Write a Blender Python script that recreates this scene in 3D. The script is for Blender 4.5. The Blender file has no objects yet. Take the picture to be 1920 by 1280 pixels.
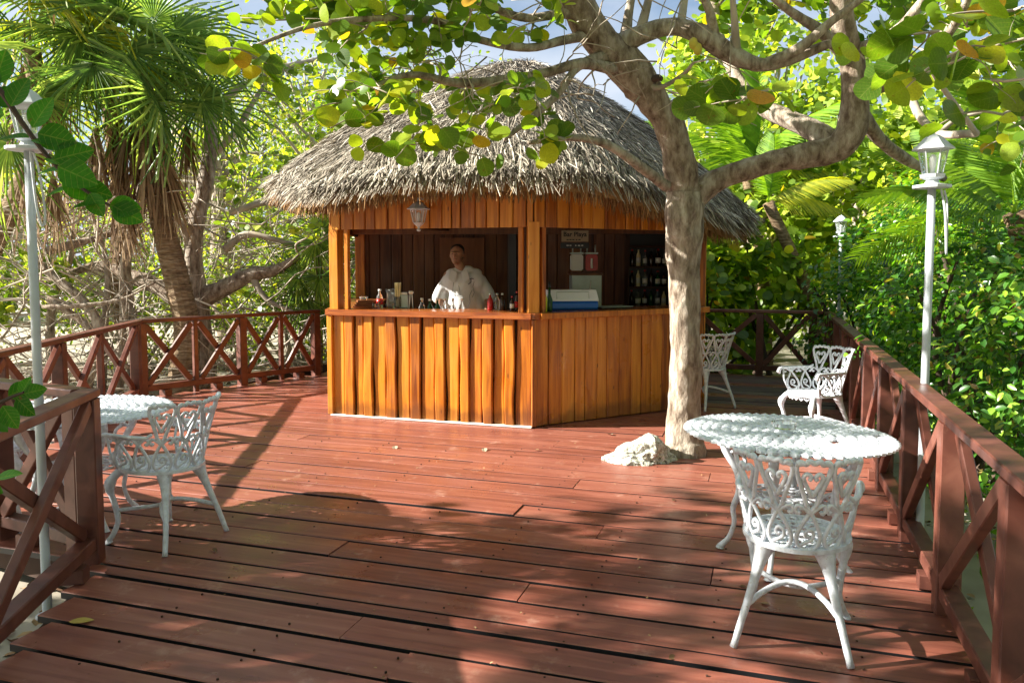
import bpy, bmesh, math, random
import numpy as np
from mathutils import Vector, Matrix, Euler, noise
random.seed(7); RNG = np.random.default_rng(7)
PI = math.pi
scene = bpy.context.scene
COL = scene.collection
# ------------------------------------------------------------------ camera
FPX = 1480.0; PITCH = math.radians(3.9); EYE = 1.62; CY = 490 + FPX*math.tan(PITCH)
cam = bpy.data.cameras.new('camera'); camo = bpy.data.objects.new('camera', cam); COL.objects.link(camo)
cam.lens = 36*FPX/1920; cam.sensor_width = 36; cam.shift_y = -(640-CY)/1920
cam.clip_start = .05; cam.clip_end = 400
camo.location = (0, 0, EYE); camo.rotation_euler = (PI/2-PITCH, 0, 0)
scene.camera = camo
# ------------------------------------------------------------------ world, sun, exposure
SUN_EL = math.radians(27); SUN_D = Vector((math.cos(SUN_EL), .04*math.cos(SUN_EL), -math.sin(SUN_EL))).normalized()
world = bpy.data.worlds.new('World'); scene.world = world; world.use_nodes = True
wn = world.node_tree.nodes; wl = world.node_tree.links; wn.clear()
wo = wn.new('ShaderNodeOutputWorld'); bg = wn.new('ShaderNodeBackground'); sk = wn.new('ShaderNodeTexSky')
sk.sky_type = 'NISHITA'; sk.sun_disc = False; sk.sun_elevation = SUN_EL; sk.sun_rotation = math.radians(-92)
sk.air_density = 1.0; sk.dust_density = 1.2; sk.ozone_density = 1.5
tc = wn.new('ShaderNodeTexCoord'); mp = wn.new('ShaderNodeMapping'); mp.inputs['Scale'].default_value = (1.6, 1.6, 4.2)
nz = wn.new('ShaderNodeTexNoise'); nz.inputs['Scale'].default_value = 1.7; nz.inputs['Detail'].default_value = 7
rp = wn.new('ShaderNodeValToRGB'); rp.color_ramp.elements[0].position = .38; rp.color_ramp.elements[1].position = .58
mx = wn.new('ShaderNodeMixRGB'); mx.inputs['Color2'].default_value = (4.3, 4.8, 5.6, 1)
wl.new(tc.outputs['Generated'], mp.inputs['Vector']); wl.new(mp.outputs[0], nz.inputs['Vector']); wl.new(nz.outputs[0], rp.inputs[0])
wl.new(rp.outputs[0], mx.inputs['Fac']); wl.new(sk.outputs[0], mx.inputs['Color1']); wl.new(mx.outputs[0], bg.inputs[0])
bg.inputs[1].default_value = .05
wl.new(bg.outputs[0], wo.inputs[0])
sl = bpy.data.lights.new('sun', 'SUN'); sl.energy = 5.0; sl.angle = math.radians(.55); sl.color = (1, .945, .84)
so = bpy.data.objects.new('sun', sl); COL.objects.link(so); so.rotation_euler = SUN_D.to_track_quat('-Z', 'Y').to_euler()
scene.view_settings.view_transform = 'Standard'; scene.view_settings.look = 'None'
scene.view_settings.exposure = 1.85; scene.view_settings.gamma = 1; scene.view_settings.use_curve_mapping = False
scene.render.engine = 'CYCLES'
scene.cycles.max_bounces = 8; scene.cycles.transparent_max_bounces = 12

# ------------------------------------------------------------------ pixel helpers (measuring the photograph)
def ray(px, py):
    a = (px-960)/FPX; b = (CY-py)/FPX
    return Vector((a, math.cos(PITCH)+b*math.sin(PITCH), -math.sin(PITCH)+b*math.cos(PITCH)))
def G(px, py, z=0.0):
    r = ray(px, py); t = (z-EYE)/r.z; return Vector((r.x*t, r.y*t, z))
def D(px, py, Y):
    r = ray(px, py); t = Y/r.y; return Vector((r.x*t, Y, EYE+r.z*t))
def screen(P):
    P = np.asarray(P, float); x = P[..., 0]; y = P[..., 1]; z = P[..., 2]-EYE
    d = y*math.cos(PITCH)-z*math.sin(PITCH); u = y*math.sin(PITCH)+z*math.cos(PITCH)
    d = np.where(d < .05, .05, d)
    return 960+FPX*x/d, CY-FPX*u/d, d

# ------------------------------------------------------------------ mesh helpers
class MB:
    def __init__(s): s.v = []; s.f = []
    def add(s, vs, fs):
        o = len(s.v); s.v.extend([tuple(v) for v in vs]); s.f.extend([tuple(i+o for i in f) for f in fs]); return s
    def box(s, c, h, R=None):
        c = Vector(c); vs = []
        for x in (-1, 1):
            for y in (-1, 1):
                for z in (-1, 1):
                    d = Vector((x*h[0], y*h[1], z*h[2])); vs.append(c+(R @ d if R else d))
        return s.add(vs, [(0,1,3,2),(4,6,7,5),(0,4,5,1),(2,3,7,6),(0,2,6,4),(1,5,7,3)])
    def beam(s, a, b, w, h, up=(0,0,1), jit=0):
        a = Vector(a); b = Vector(b); d = (b-a); L = d.length; d.normalize()
        x = d.cross(Vector(up)); x.normalize(); z = x.cross(d)
        R = Matrix((x, d, z)).transposed()
        return s.box((a+b)/2, (w/2, L/2, h/2), R)
    def bev(s, a, b, w, h, up=(0,0,1), c=.006):
        """beam with chamfered long edges"""
        a = Vector(a); b = Vector(b); d = (b-a).normalized(); x = d.cross(Vector(up)).normalized(); z = x.cross(d)
        pr = [(-w/2+c,-h/2),(w/2-c,-h/2),(w/2,-h/2+c),(w/2,h/2-c),(w/2-c,h/2),(-w/2+c,h/2),(-w/2,h/2-c),(-w/2,-h/2+c)]
        vs = [a+x*p[0]+z*p[1] for p in pr]+[b+x*p[0]+z*p[1] for p in pr]
        fs = [(i,(i+1)%8,8+(i+1)%8,8+i) for i in range(8)]+[tuple(range(7,-1,-1)), tuple(range(8,16))]
        return s.add(vs, fs)
    def tube(s, pts, rad, n=6, flat=None, cap=True):
        pts = [Vector(p) for p in pts]; m = len(pts)
        if not hasattr(rad, '__len__'): rad = [rad]*m
        t0 = (pts[1]-pts[0]).normalized(); ref = Vector((0,0,1)) if abs(t0.z) < .9 else Vector((1,0,0))
        x = t0.cross(ref).normalized(); vs = []
        for i in range(m):
            t = (pts[min(i+1,m-1)]-pts[max(i-1,0)])
            if t.length < 1e-9: t = t0.copy()
            t.normalize(); x = (x - t*x.dot(t))
            if x.length < 1e-6: x = t.orthogonal()
            x.normalize(); y = t.cross(x)
            for k in range(n):
                a = 2*PI*k/n; vs.append(pts[i]+(x*math.cos(a)+y*math.sin(a))*rad[i])
        fs = [(i*n+k, i*n+(k+1)%n, (i+1)*n+(k+1)%n, (i+1)*n+k) for i in range(m-1) for k in range(n)]
        if cap: fs += [tuple(range(n-1,-1,-1)), tuple(range((m-1)*n, m*n))]
        return s.add(vs, fs)
    def lathe(s, c, prof, n=12, ph=0):
        c = Vector(c); vs = [c+Vector((r*math.cos(2*PI*k/n+ph), r*math.sin(2*PI*k/n+ph), z)) for r, z in prof for k in range(n)]
        m = len(prof); fs = [(i*n+k, i*n+(k+1)%n, (i+1)*n+(k+1)%n, (i+1)*n+k) for i in range(m-1) for k in range(n)]
        fs += [tuple(range(n-1,-1,-1)), tuple(range((m-1)*n, m*n))]
        return s.add(vs, fs)
    def poly(s, ring, z0, z1):
        n = len(ring); vs = [(p[0],p[1],z0) for p in ring]+[(p[0],p[1],z1) for p in ring]
        return s.add(vs, [tuple(range(n-1,-1,-1)), tuple(range(n,2*n))]+[(i,(i+1)%n,n+(i+1)%n,n+i) for i in range(n)])
    def mesh(s, name, smooth=False):
        me = bpy.data.meshes.new(name); me.from_pydata(s.v, [], s.f)
        if smooth: me.polygons.foreach_set('use_smooth', [True]*len(me.polygons))
        me.update(); return me
def tag(o, label=None, cat=None, group=None, kind=None):
    if label: o['label'] = label
    if cat: o['category'] = cat
    if group: o['group'] = group
    if kind: o['kind'] = kind
    return o
def setparent(o, p):
    o.parent = p
    m = Matrix.Translation(p.location) @ p.rotation_euler.to_matrix().to_4x4()
    q = p
    while q.parent:                                   # our own parents carry only their location/rotation
        q = q.parent; m = Matrix.Translation(q.location) @ q.rotation_euler.to_matrix().to_4x4() @ q_inv(p) @ m
    o.matrix_parent_inverse = m.inverted()
def q_inv(p): return p.matrix_parent_inverse
def ob(name, src, mat=None, parent=None, smooth=False, local=False):
    me = src.mesh(name, smooth) if isinstance(src, MB) else src
    o = bpy.data.objects.new(name, me); COL.objects.link(o)
    if mat and not me.materials: me.materials.append(mat)
    if parent:
        if local: o.parent = parent
        else: setparent(o, parent)
    return o
def thing(name, label, cat, loc=(0,0,0), group=None, rz=0):
    o = bpy.data.objects.new(name, None); COL.objects.link(o); o.location = loc; o.rotation_euler = (0,0,rz); o.empty_display_size = .1
    return tag(o, label, cat, group)
def struct(o): o['kind'] = 'structure'; return o
def copy_tree(root, loc, rz, label, rx=0):
    r = root.copy(); COL.objects.link(r); r.location = loc; r.rotation_euler = (rx, 0, rz); r['label'] = label
    for ch in list(root.children):
        c = ch.copy(); COL.objects.link(c); c.parent = r
        for g in list(ch.children):
            d = g.copy(); COL.objects.link(d); d.parent = c
    return r
def spline(P, n=6):
    """Catmull-Rom through tuples of any length"""
    P = [np.array(p, float) for p in P]; Q = [2*P[0]-P[1]]+P+[2*P[-1]-P[-2]]; out = []
    for i in range(1, len(Q)-2):
        for k in range(n):
            t = k/n; a, b, c, d = Q[i-1], Q[i], Q[i+1], Q[i+2]
            out.append(.5*((2*b)+(c-a)*t+(2*a-5*b+4*c-d)*t*t+(3*b-a-3*c+d)*t**3))
    out.append(P[-1]); return out

# ------------------------------------------------------------------ materials
def newmat(name):
    m = bpy.data.materials.new(name); m.use_nodes = True; nt = m.node_tree; return m, nt.nodes, nt.links, nt.nodes['Principled BSDF']
def N(nodes, t, **kw):
    n = nodes.new(t)
    for k, v in kw.items():
        if k in n.inputs: n.inputs[k].default_value = v
        else: setattr(n, k, v)
    return n
def ramp(nodes, stops):
    r = nodes.new('ShaderNodeValToRGB'); e = r.color_ramp.elements
    while len(e) < len(stops): e.new(.5)
    for i, (p, c) in enumerate(stops): e[i].position = p; e[i].color = (*c, 1)
    return r
def simple(name, col, rough=.5, metal=0, var=.12, scale=12, bump=0, spec=.5, dark=None):
    m, ns, ls, b = newmat(name)
    t = ns.new('ShaderNodeTexCoord'); n = N(ns, 'ShaderNodeTexNoise', Scale=scale, Detail=5)
    ls.new(t.outputs['Object'], n.inputs['Vector'])
    lo = dark or tuple(c*(1-var*2) for c in col); hi = tuple(min(1, c*(1+var)) for c in col)
    r = ramp(ns, [(.3, lo), (.62, hi)]); ls.new(n.outputs[0], r.inputs[0]); ls.new(r.outputs[0], b.inputs['Base Color'])
    b.inputs['Roughness'].default_value = rough; b.inputs['Metallic'].default_value = metal; b.inputs['Specular IOR Level'].default_value = spec
    if bump:
        n2 = N(ns, 'ShaderNodeTexNoise', Scale=scale*5, Detail=6); ls.new(t.outputs['Object'], n2.inputs['Vector'])
        bm = N(ns, 'ShaderNodeBump', Strength=bump, Distance=.01); ls.new(n2.outputs[0], bm.inputs['Height']); ls.new(bm.outputs[0], b.inputs['Normal'])
    return m
def wood(name, stops, mapscale, rot=0, rough=.4, bump=.25, knots=0, objvar=.35, stain=None, coat=0, wear=None):
    m, ns, ls, b = newmat(name)
    t = ns.new('ShaderNodeTexCoord'); oi = ns.new('ShaderNodeObjectInfo')
    rt = N(ns, 'ShaderNodeMapping'); rt.inputs['Rotation'].default_value = (0, 0, rot); ls.new(t.outputs['Object'], rt.inputs['Vector'])
    mul = N(ns, 'ShaderNodeMath', operation='MULTIPLY'); mul.inputs[1].default_value = 37.0; ls.new(oi.outputs['Random'], mul.inputs[0])
    add = N(ns, 'ShaderNodeVectorMath', operation='ADD'); ls.new(rt.outputs[0], add.inputs[0]); ls.new(mul.outputs[0], add.inputs[1])
    sc = N(ns, 'ShaderNodeMapping'); sc.inputs['Scale'].default_value = mapscale; ls.new(add.outputs[0], sc.inputs['Vector'])
    n = N(ns, 'ShaderNodeTexNoise', Scale=1.0, Detail=6, Distortion=.6); ls.new(sc.outputs[0], n.inputs['Vector'])
    # combine grain with per-object tone
    a2 = N(ns, 'ShaderNodeMath', operation='MULTIPLY_ADD'); a2.inputs[1].default_value = objvar; ls.new(oi.outputs['Random'], a2.inputs[0]); 
    sub = N(ns, 'ShaderNodeMath', operation='SUBTRACT'); ls.new(n.outputs[0], sub.inputs[0]); sub.inputs[1].default_value = objvar/2
    ls.new(sub.outputs[0], a2.inputs[2])
    r = ramp(ns, stops); ls.new(a2.outputs[0], r.inputs[0]); last = r.outputs[0]
    if knots:
        v = N(ns, 'ShaderNodeTexVoronoi', Scale=1.0); km = N(ns, 'ShaderNodeMapping'); km.inputs['Scale'].default_value = (9, 9, 3.3); ls.new(add.outputs[0], km.inputs[0]); ls.new(km.outputs[0], v.inputs['Vector'])
        kr = ramp(ns, [(.035, (.8, .8, .8)), (.10, (0, 0, 0))]); ls.new(v.outputs['Distance'], kr.inputs[0])
        mxx = N(ns, 'ShaderNodeMixRGB'); mxx.inputs['Color2'].default_value = (.09, .022, .006, 1); ls.new(kr.outputs[0], mxx.inputs['Fac']); ls.new(last, mxx.inputs['Color1']); last = mxx.outputs[0]
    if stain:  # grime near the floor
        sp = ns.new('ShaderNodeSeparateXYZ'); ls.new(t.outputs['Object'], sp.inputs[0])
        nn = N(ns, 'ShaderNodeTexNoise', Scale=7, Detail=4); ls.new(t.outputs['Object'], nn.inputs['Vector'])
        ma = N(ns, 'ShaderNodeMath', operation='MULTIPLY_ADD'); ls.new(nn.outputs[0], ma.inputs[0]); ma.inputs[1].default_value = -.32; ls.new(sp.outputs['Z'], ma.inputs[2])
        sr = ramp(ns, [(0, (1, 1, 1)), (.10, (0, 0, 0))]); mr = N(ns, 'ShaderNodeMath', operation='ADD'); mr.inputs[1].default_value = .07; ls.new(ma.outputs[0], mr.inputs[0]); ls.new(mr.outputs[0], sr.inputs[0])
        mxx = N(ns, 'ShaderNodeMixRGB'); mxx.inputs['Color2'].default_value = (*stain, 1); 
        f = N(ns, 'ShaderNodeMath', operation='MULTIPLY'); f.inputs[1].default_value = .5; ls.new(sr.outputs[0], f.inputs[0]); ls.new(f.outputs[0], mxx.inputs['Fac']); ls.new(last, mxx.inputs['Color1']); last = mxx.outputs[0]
    if wear:
        w = N(ns, 'ShaderNodeTexNoise', Scale=wear[1], Detail=8, Roughness=.72); ls.new(t.outputs['Object'], w.inputs['Vector'])
        wr = ramp(ns, [(wear[2], (0, 0, 0)), (wear[2]+.10, (1, 1, 1))]); ls.new(w.outputs[0], wr.inputs[0])
        f = N(ns, 'ShaderNodeMath', operation='MULTIPLY'); f.inputs[1].default_value = wear[3]; ls.new(wr.outputs[0], f.inputs[0])
        mxx = N(ns, 'ShaderNodeMixRGB'); mxx.inputs['Color2'].default_value = (*wear[0], 1); ls.new(f.outputs[0], mxx.inputs['Fac']); ls.new(last, mxx.inputs['Color1']); last = mxx.outputs[0]
    ls.new(last, b.inputs['Base Color'])
    rn = N(ns, 'ShaderNodeTexNoise', Scale=3.2, Detail=5); ls.new(t.outputs['Object'], rn.inputs['Vector'])
    rr = N(ns, 'ShaderNodeMapRange'); rr.inputs['From Min'].default_value = .35; rr.inputs['From Max'].default_value = .65; rr.inputs['To Min'].default_value = rough*.75; rr.inputs['To Max'].default_value = min(1, rough*1.35); ls.new(rn.outputs[0], rr.inputs[0]); ls.new(rr.outputs[0], b.inputs['Roughness'])
    bp = N(ns, 'ShaderNodeBump', Strength=bump, Distance=.006); ls.new(n.outputs[0], bp.inputs['Height']); ls.new(bp.outputs[0], b.inputs['Normal'])
    if coat: b.inputs['Coat Weight'].default_value = coat; b.inputs['Coat Roughness'].default_value = .18
    return m
def leafmat(name, stops, trans=.45, tcol=(1.25, 1.2, .35), rough=.38, spec=.4, veins=False):
    m, ns, ls, b = newmat(name); out = ns['Material Output']
    g = ns.new('ShaderNodeNewGeometry'); oi = ns.new('ShaderNodeObjectInfo')
    a = N(ns, 'ShaderNodeMath', operation='ADD'); ls.new(g.outputs['Random Per Island'], a.inputs[0]); ls.new(oi.outputs['Random'], a.inputs[1])
    fr = N(ns, 'ShaderNodeMath', operation='FRACT'); ls.new(a.outputs[0], fr.inputs[0])
    r = ramp(ns, stops); ls.new(fr.outputs[0], r.inputs[0])
    t = ns.new('ShaderNodeTexCoord'); nn = N(ns, 'ShaderNodeTexNoise', Scale=14, Detail=3); ls.new(t.outputs['Object'], nn.inputs['Vector'])
    hv = N(ns, 'ShaderNodeHueSaturation'); mr = N(ns, 'ShaderNodeMapRange'); mr.inputs['To Min'].default_value = .6; mr.inputs['To Max'].default_value = 1.4; ls.new(nn.outputs[0], mr.inputs[0]); ls.new(mr.outputs[0], hv.inputs['Value']); ls.new(r.outputs[0], hv.inputs['Color'])
    if veins:                                         # midrib and side veins in the leaf's own coordinates
        sp = ns.new('ShaderNodeSeparateXYZ'); ls.new(t.outputs['Object'], sp.inputs[0])
        ay = N(ns, 'ShaderNodeMath', operation='ABSOLUTE'); ls.new(sp.outputs['Y'], ay.inputs[0])
        mid = N(ns, 'ShaderNodeMath', operation='LESS_THAN'); ls.new(ay.outputs[0], mid.inputs[0]); mid.inputs[1].default_value = .016
        q1 = N(ns, 'ShaderNodeMath', operation='MULTIPLY_ADD'); ls.new(ay.outputs[0], q1.inputs[0]); q1.inputs[1].default_value = -.75; ls.new(sp.outputs['X'], q1.inputs[2])
        q2 = N(ns, 'ShaderNodeMath', operation='MULTIPLY'); ls.new(q1.outputs[0], q2.inputs[0]); q2.inputs[1].default_value = 6.5
        q3 = N(ns, 'ShaderNodeMath', operation='FRACT'); ls.new(q2.outputs[0], q3.inputs[0])
        q4 = N(ns, 'ShaderNodeMath', operation='LESS_THAN'); ls.new(q3.outputs[0], q4.inputs[0]); q4.inputs[1].default_value = .10
        q5 = N(ns, 'ShaderNodeMath', operation='MAXIMUM'); ls.new(mid.outputs[0], q5.inputs[0]); ls.new(q4.outputs[0], q5.inputs[1])
        q6 = N(ns, 'ShaderNodeMath', operation='MULTIPLY'); ls.new(q5.outputs[0], q6.inputs[0]); q6.inputs[1].default_value = .2
        vm = N(ns, 'ShaderNodeMixRGB'); vm.inputs['Color2'].default_value = (.42, .42, .14, 1); ls.new(q6.outputs[0], vm.inputs['Fac']); ls.new(r.outputs[0], vm.inputs['Color1']); ls.new(vm.outputs[0], hv.inputs['Color'])
        n3 = N(ns, 'ShaderNodeTexNoise', Scale=3.5, Detail=5); ad = N(ns, 'ShaderNodeVectorMath', operation='ADD'); ls.new(t.outputs['Object'], ad.inputs[0]); ml = N(ns, 'ShaderNodeMath', operation='MULTIPLY'); ml.inputs[1].default_value = 50; ls.new(oi.outputs['Random'], ml.inputs[0]); ls.new(ml.outputs[0], ad.inputs[1]); ls.new(ad.outputs[0], n3.inputs['Vector'])
        br = ramp(ns, [(.66, (0,0,0)), (.74, (.8,.8,.8))]); ls.new(n3.outputs[0], br.inputs[0]); bmix = N(ns, 'ShaderNodeMixRGB'); bmix.inputs['Color2'].default_value = (.16, .07, .02, 1); ls.new(br.outputs[0], bmix.inputs['Fac']); ls.new(vm.outputs[0], bmix.inputs['Color1']); ls.new(bmix.outputs[0], hv.inputs['Color'])
    ls.new(hv.outputs[0], b.inputs['Base Color']); b.inputs['Roughness'].default_value = rough; b.inputs['Specular IOR Level'].default_value = spec
    if not veins: m['args'] = repr((stops, trans, tcol, rough, spec))
    if trans:
        tr = ns.new('ShaderNodeBsdfTranslucent'); mc = N(ns, 'ShaderNodeMixRGB', blend_type='MULTIPLY'); mc.inputs['Fac'].default_value = 1; mc.inputs['Color2'].default_value = (*[c*1.6 for c in tcol], 1); ls.new(hv.outputs[0], mc.inputs['Color1']); ls.new(mc.outputs[0], tr.inputs['Color'])
        ms = ns.new('ShaderNodeMixShader'); ms.inputs[0].default_value = trans; ls.new(b.outputs[0], ms.inputs[1]); ls.new(tr.outputs[0], ms.inputs[2]); ls.new(ms.outputs[0], out.inputs['Surface'])
    return m
def bark(name, c1, c2, c3, scale=(9, 9, 3), bump=.9):
    m, ns, ls, b = newmat(name); t = ns.new('ShaderNodeTexCoord'); mp = N(ns, 'ShaderNodeMapping'); mp.inputs['Scale'].default_value = scale; ls.new(t.outputs['Object'], mp.inputs[0])
    n = N(ns, 'ShaderNodeTexNoise', Scale=1.6, Detail=9, Roughness=.65, Distortion=.3); ls.new(mp.outputs[0], n.inputs['Vector'])
    r = ramp(ns, [(.34, c1), (.5, c2), (.66, c3)]); ls.new(n.outputs[0], r.inputs[0]); ls.new(r.outputs[0], b.inputs['Base Color'])
    n2 = N(ns, 'ShaderNodeTexNoise', Scale=3.4, Detail=9, Roughness=.7, Distortion=.5); ls.new(mp.outputs[0], n2.inputs['Vector'])
    bm = N(ns, 'ShaderNodeBump', Strength=bump, Distance=.03); ls.new(n2.outputs[0], bm.inputs['Height']); ls.new(bm.outputs[0], b.inputs['Normal']); b.inputs['Roughness'].default_value = .9; b.inputs['Specular IOR Level'].default_value = .2
    return m
UROT = math.radians(17.9)
M = {}
M['deck'] = wood('deck_paint', [(.2, (.145, .044, .030)), (.5, (.26, .085, .056)), (.8, (.36, .140, .095))], (1.2, 22, 22), rot=UROT, rough=.36, bump=.2, objvar=.2, wear=((.48, .27, .20), 4.5, .58, .5))
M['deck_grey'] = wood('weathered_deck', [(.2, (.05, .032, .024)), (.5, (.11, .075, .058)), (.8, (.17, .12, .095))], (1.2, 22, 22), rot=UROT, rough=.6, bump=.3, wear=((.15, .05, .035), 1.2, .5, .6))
M['rail'] = wood('railing_paint', [(.2, (.070, .022, .015)), (.5, (.13, .042, .028)), (.85, (.21, .080, .054))], (8, 8, 8), rough=.42, bump=.2, wear=((.34, .18, .13), 11, .64, .5))
OR = [(.12, (.16, .036, .005)), (.38, (.42, .125, .010)), (.62, (.62, .225, .020)), (.9, (.74, .33, .045))]
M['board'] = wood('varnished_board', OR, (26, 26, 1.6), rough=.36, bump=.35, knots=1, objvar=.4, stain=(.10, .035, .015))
M['header'] = wood('varnished_header', OR, (26, 26, 1.6), rough=.4, bump=.35, knots=1, objvar=.38)
M['counter'] = wood('counter_varnish', [(.2, (.16, .035, .010)), (.55, (.36, .10, .022)), (.85, (.55, .20, .04))], (3, 3, 30), rough=.25, bump=.1, coat=.4)
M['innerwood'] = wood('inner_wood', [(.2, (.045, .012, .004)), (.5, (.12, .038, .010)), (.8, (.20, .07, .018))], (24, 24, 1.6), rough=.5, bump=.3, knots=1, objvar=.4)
M['doorwood'] = wood('door_wood', [(.2, (.10, .03, .012)), (.5, (.20, .07, .024)), (.8, (.30, .11, .035))], (10, 10, 1.2), rough=.45, bump=.2)
M['darkback'] = simple('dark_backing', (.045, .018, .008), .8)
M['white'] = simple('white_cast_iron', (.73, .77, .83), .38, var=.05, scale=30, bump=.12, dark=(.56, .59, .63))
m_ = M['white']; ns, ls = m_.node_tree.nodes, m_.node_tree.links; b = ns['Principled BSDF']; src = b.inputs['Base Color'].links[0].from_socket
g1 = N(ns, 'ShaderNodeTexNoise', Scale=42, Detail=6, Roughness=.7); tt = ns.new('ShaderNodeTexCoord'); ls.new(tt.outputs['Object'], g1.inputs['Vector'])
g2 = ramp(ns, [(.60, (0,0,0)), (.70, (1,1,1))]); ls.new(g1.outputs[0], g2.inputs[0]); g3 = N(ns, 'ShaderNodeMixRGB'); g3.inputs['Color2'].default_value = (.30,.22,.15,1)
g4 = N(ns, 'ShaderNodeMath', operation='MULTIPLY'); g4.inputs[1].default_value = .55; ls.new(g2.outputs[0], g4.inputs[0]); ls.new(g4.outputs[0], g3.inputs['Fac']); ls.new(src, g3.inputs['Color1']); ls.new(g3.outputs[0], b.inputs['Base Color'])
M['whitepole'] = simple('white_pole_paint', (.42, .46, .50), .4, var=.08, scale=9, bump=.05, dark=(.42, .45, .47))
M['lampwhite'] = simple('white_lantern_paint', (.50, .53, .56), .4, var=.04, scale=14)
M['glassy'], ns, ls, b = newmat('lantern_glass'); b.inputs['Base Color'].default_value = (.82, .9, .92, 1); b.inputs['Roughness'].default_value = .08; b.inputs['Transmission Weight'].default_value = .85; b.inputs['IOR'].default_value = 1.1; b.inputs['Alpha'].default_value = .55
M['clear'], ns, ls, b = newmat('clear_glass'); b.inputs['Base Color'].default_value = (.85, .9, .9, 1); b.inputs['Roughness'].default_value = .05; b.inputs['Transmission Weight'].default_value = .9; b.inputs['IOR'].default_value = 1.25
def flat(name, c, rough=.5, metal=0):
    m, ns, ls, b = newmat(name); b.inputs['Base Color'].default_value = (*c, 1); b.inputs['Roughness'].default_value = rough; b.inputs['Metallic'].default_value = metal; return m
M['bulb'] = flat('bulb_white', (.75, .75, .70), .3)
M['black'] = flat('black_plastic_and_shade', (.015, .015, .017), .4)
M['greenglass'] = flat('green_bottle', (.01, .06, .02), .1)
M['brownglass'] = flat('dark_bottle', (.03, .012, .005), .1)
M['redliq'] = flat('red_liquid', (.35, .01, .01), .15)
M['yellowp'] = flat('yellow_plastic', (.70, .72, .02), .35)
M['bluep'] = flat('blue_cooler_plastic', (.01, .13, .55), .35)
M['whitep'] = flat('white_cooler_plastic', (.78, .80, .84), .35)
M['paper'] = flat('white_label', (.75, .74, .68), .6)
M['sugar'] = flat('pale_straw', (.80, .68, .38), .5)
M['steel'] = simple('dull_steel', (.42, .48, .44), .35, .3, var=.08, scale=5)
M['cream'] = flat('cream_sign', (.42, .32, .20), .6)
M['red'] = flat('red_plastic', (.45, .015, .012), .3)
M['skin'] = simple('brown_skin', (.30, .15, .085), .5, var=.08, scale=20)
M['hair'] = flat('black_hair', (.015, .011, .009), .6)
M['shirt'] = simple('white_shirt', (.66, .66, .66), .8, var=.05, scale=7, bump=.1)
M['shirtline'] = flat('shirt_print', (.05, .05, .06), .8)
M['pants'] = flat('dark_trousers', (.03, .03, .04), .8)
M['barkgrey'] = bark('grey_bark', (.12, .085, .06), (.34, .28, .22), (.55, .49, .41))
M['barkbrown'] = bark('limb_bark', (.11, .07, .05), (.29, .225, .17), (.47, .40, .33), (9, 9, 4), .9)
M['palmbark'] = bark('palm_bark', (.10, .06, .035), (.25, .17, .10), (.42, .32, .21), (4, 4, 24), 1.0)
M['twig'] = simple('grey_twig', (.40, .34, .27), .85, var=.25, scale=3)
M['twigdark'] = simple('dark_twig', (.07, .045, .03), .85, var=.25, scale=3)
M['sea'] = leafmat('sea_grape_leaf', [(0, (.055, .12, .012)), (.35, (.10, .19, .015)), (.62, (.17, .28, .02)), (.90, (.32, .42, .03)), (.975, (.42, .42, .02)), (.995, (.42, .24, .02))], .5)
M['seafar'] = leafmat('pale_sea_grape_leaf', [(0, (.08, .15, .02)), (.4, (.18, .28, .035)), (.75, (.34, .45, .06)), (.95, (.52, .54, .08))], .45)
M['shrub'] = leafmat('glossy_shrub_leaf', [(0, (.020, .075, .012)), (.4, (.05, .155, .018)), (.7, (.115, .27, .025)), (.93, (.30, .45, .04)), (.98, (.30, .20, .06))], .38, (1.1, 1.25, .3), .30, .55)
M['bgleaf'] = leafmat('woodland_leaf', [(0, (.05, .10, .02)), (.45, (.13, .21, .035)), (.75, (.30, .40, .05)), (1, (.55, .55, .07))], .55)
M['palm'] = leafmat('fan_palm_leaf', [(0, (.085, .165, .045)), (.6, (.17, .27, .07)), (1, (.34, .42, .12))], .42, (1.15, 1.15, .5), rough=.35)
M['palmyellow'] = leafmat('yellow_palm_leaf', [(0, (.18, .24, .02)), (1, (.45, .44, .03))], .45)
M['coco'] = leafmat('coconut_leaf', [(0, (.09, .20, .02)), (1, (.22, .36, .03))], .45)
M['deadpalm'] = leafmat('dead_palm_leaf', [(0, (.13, .075, .04)), (.6, (.26, .165, .09)), (1, (.45, .32, .19))], .12, (1, .9, .7), .8, .2)
M['thatch'] = leafmat('weathered_thatch', [(0, (.07, .06, .05)), (.3, (.205, .172, .132)), (.7, (.39, .34, .27)), (1, (.68, .63, .53))], 0, rough=.85, spec=.2)
M['fringe'] = leafmat('brown_thatch', [(0, (.13, .07, .03)), (.5, (.27, .15, .065)), (1, (.42, .25, .11))], 0, rough=.9, spec=.15)
M['litter'] = leafmat('dry_leaf', [(0, (.10, .055, .03)), (.5, (.25, .14, .07)), (1, (.50, .34, .18))], 0, rough=.8, spec=.2)
M['fallen'] = flat('yellow_fallen_leaf', (.50, .36, .07), .5)
M['sand'] = simple('grey_sand', (.44, .40, .33), .95, var=.14, scale=1.3, bump=.6, spec=.1, dark=(.20, .17, .13))
m, ns, ls, b = newmat('coral_rock'); M['rock'] = m
t = ns.new('ShaderNodeTexCoord'); v = N(ns, 'ShaderNodeTexNoise', Scale=16, Detail=9, Roughness=.7, Distortion=1.5); ls.new(t.outputs['Object'], v.inputs['Vector'])
r = ramp(ns, [(.36, (.10, .10, .075)), (.46, (.52, .52, .42)), (.56, (.84, .84, .80))]); ls.new(v.outputs[0], r.inputs[0]); ls.new(r.outputs[0], b.inputs['Base Color']); b.inputs['Roughness'].default_value = .9
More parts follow.
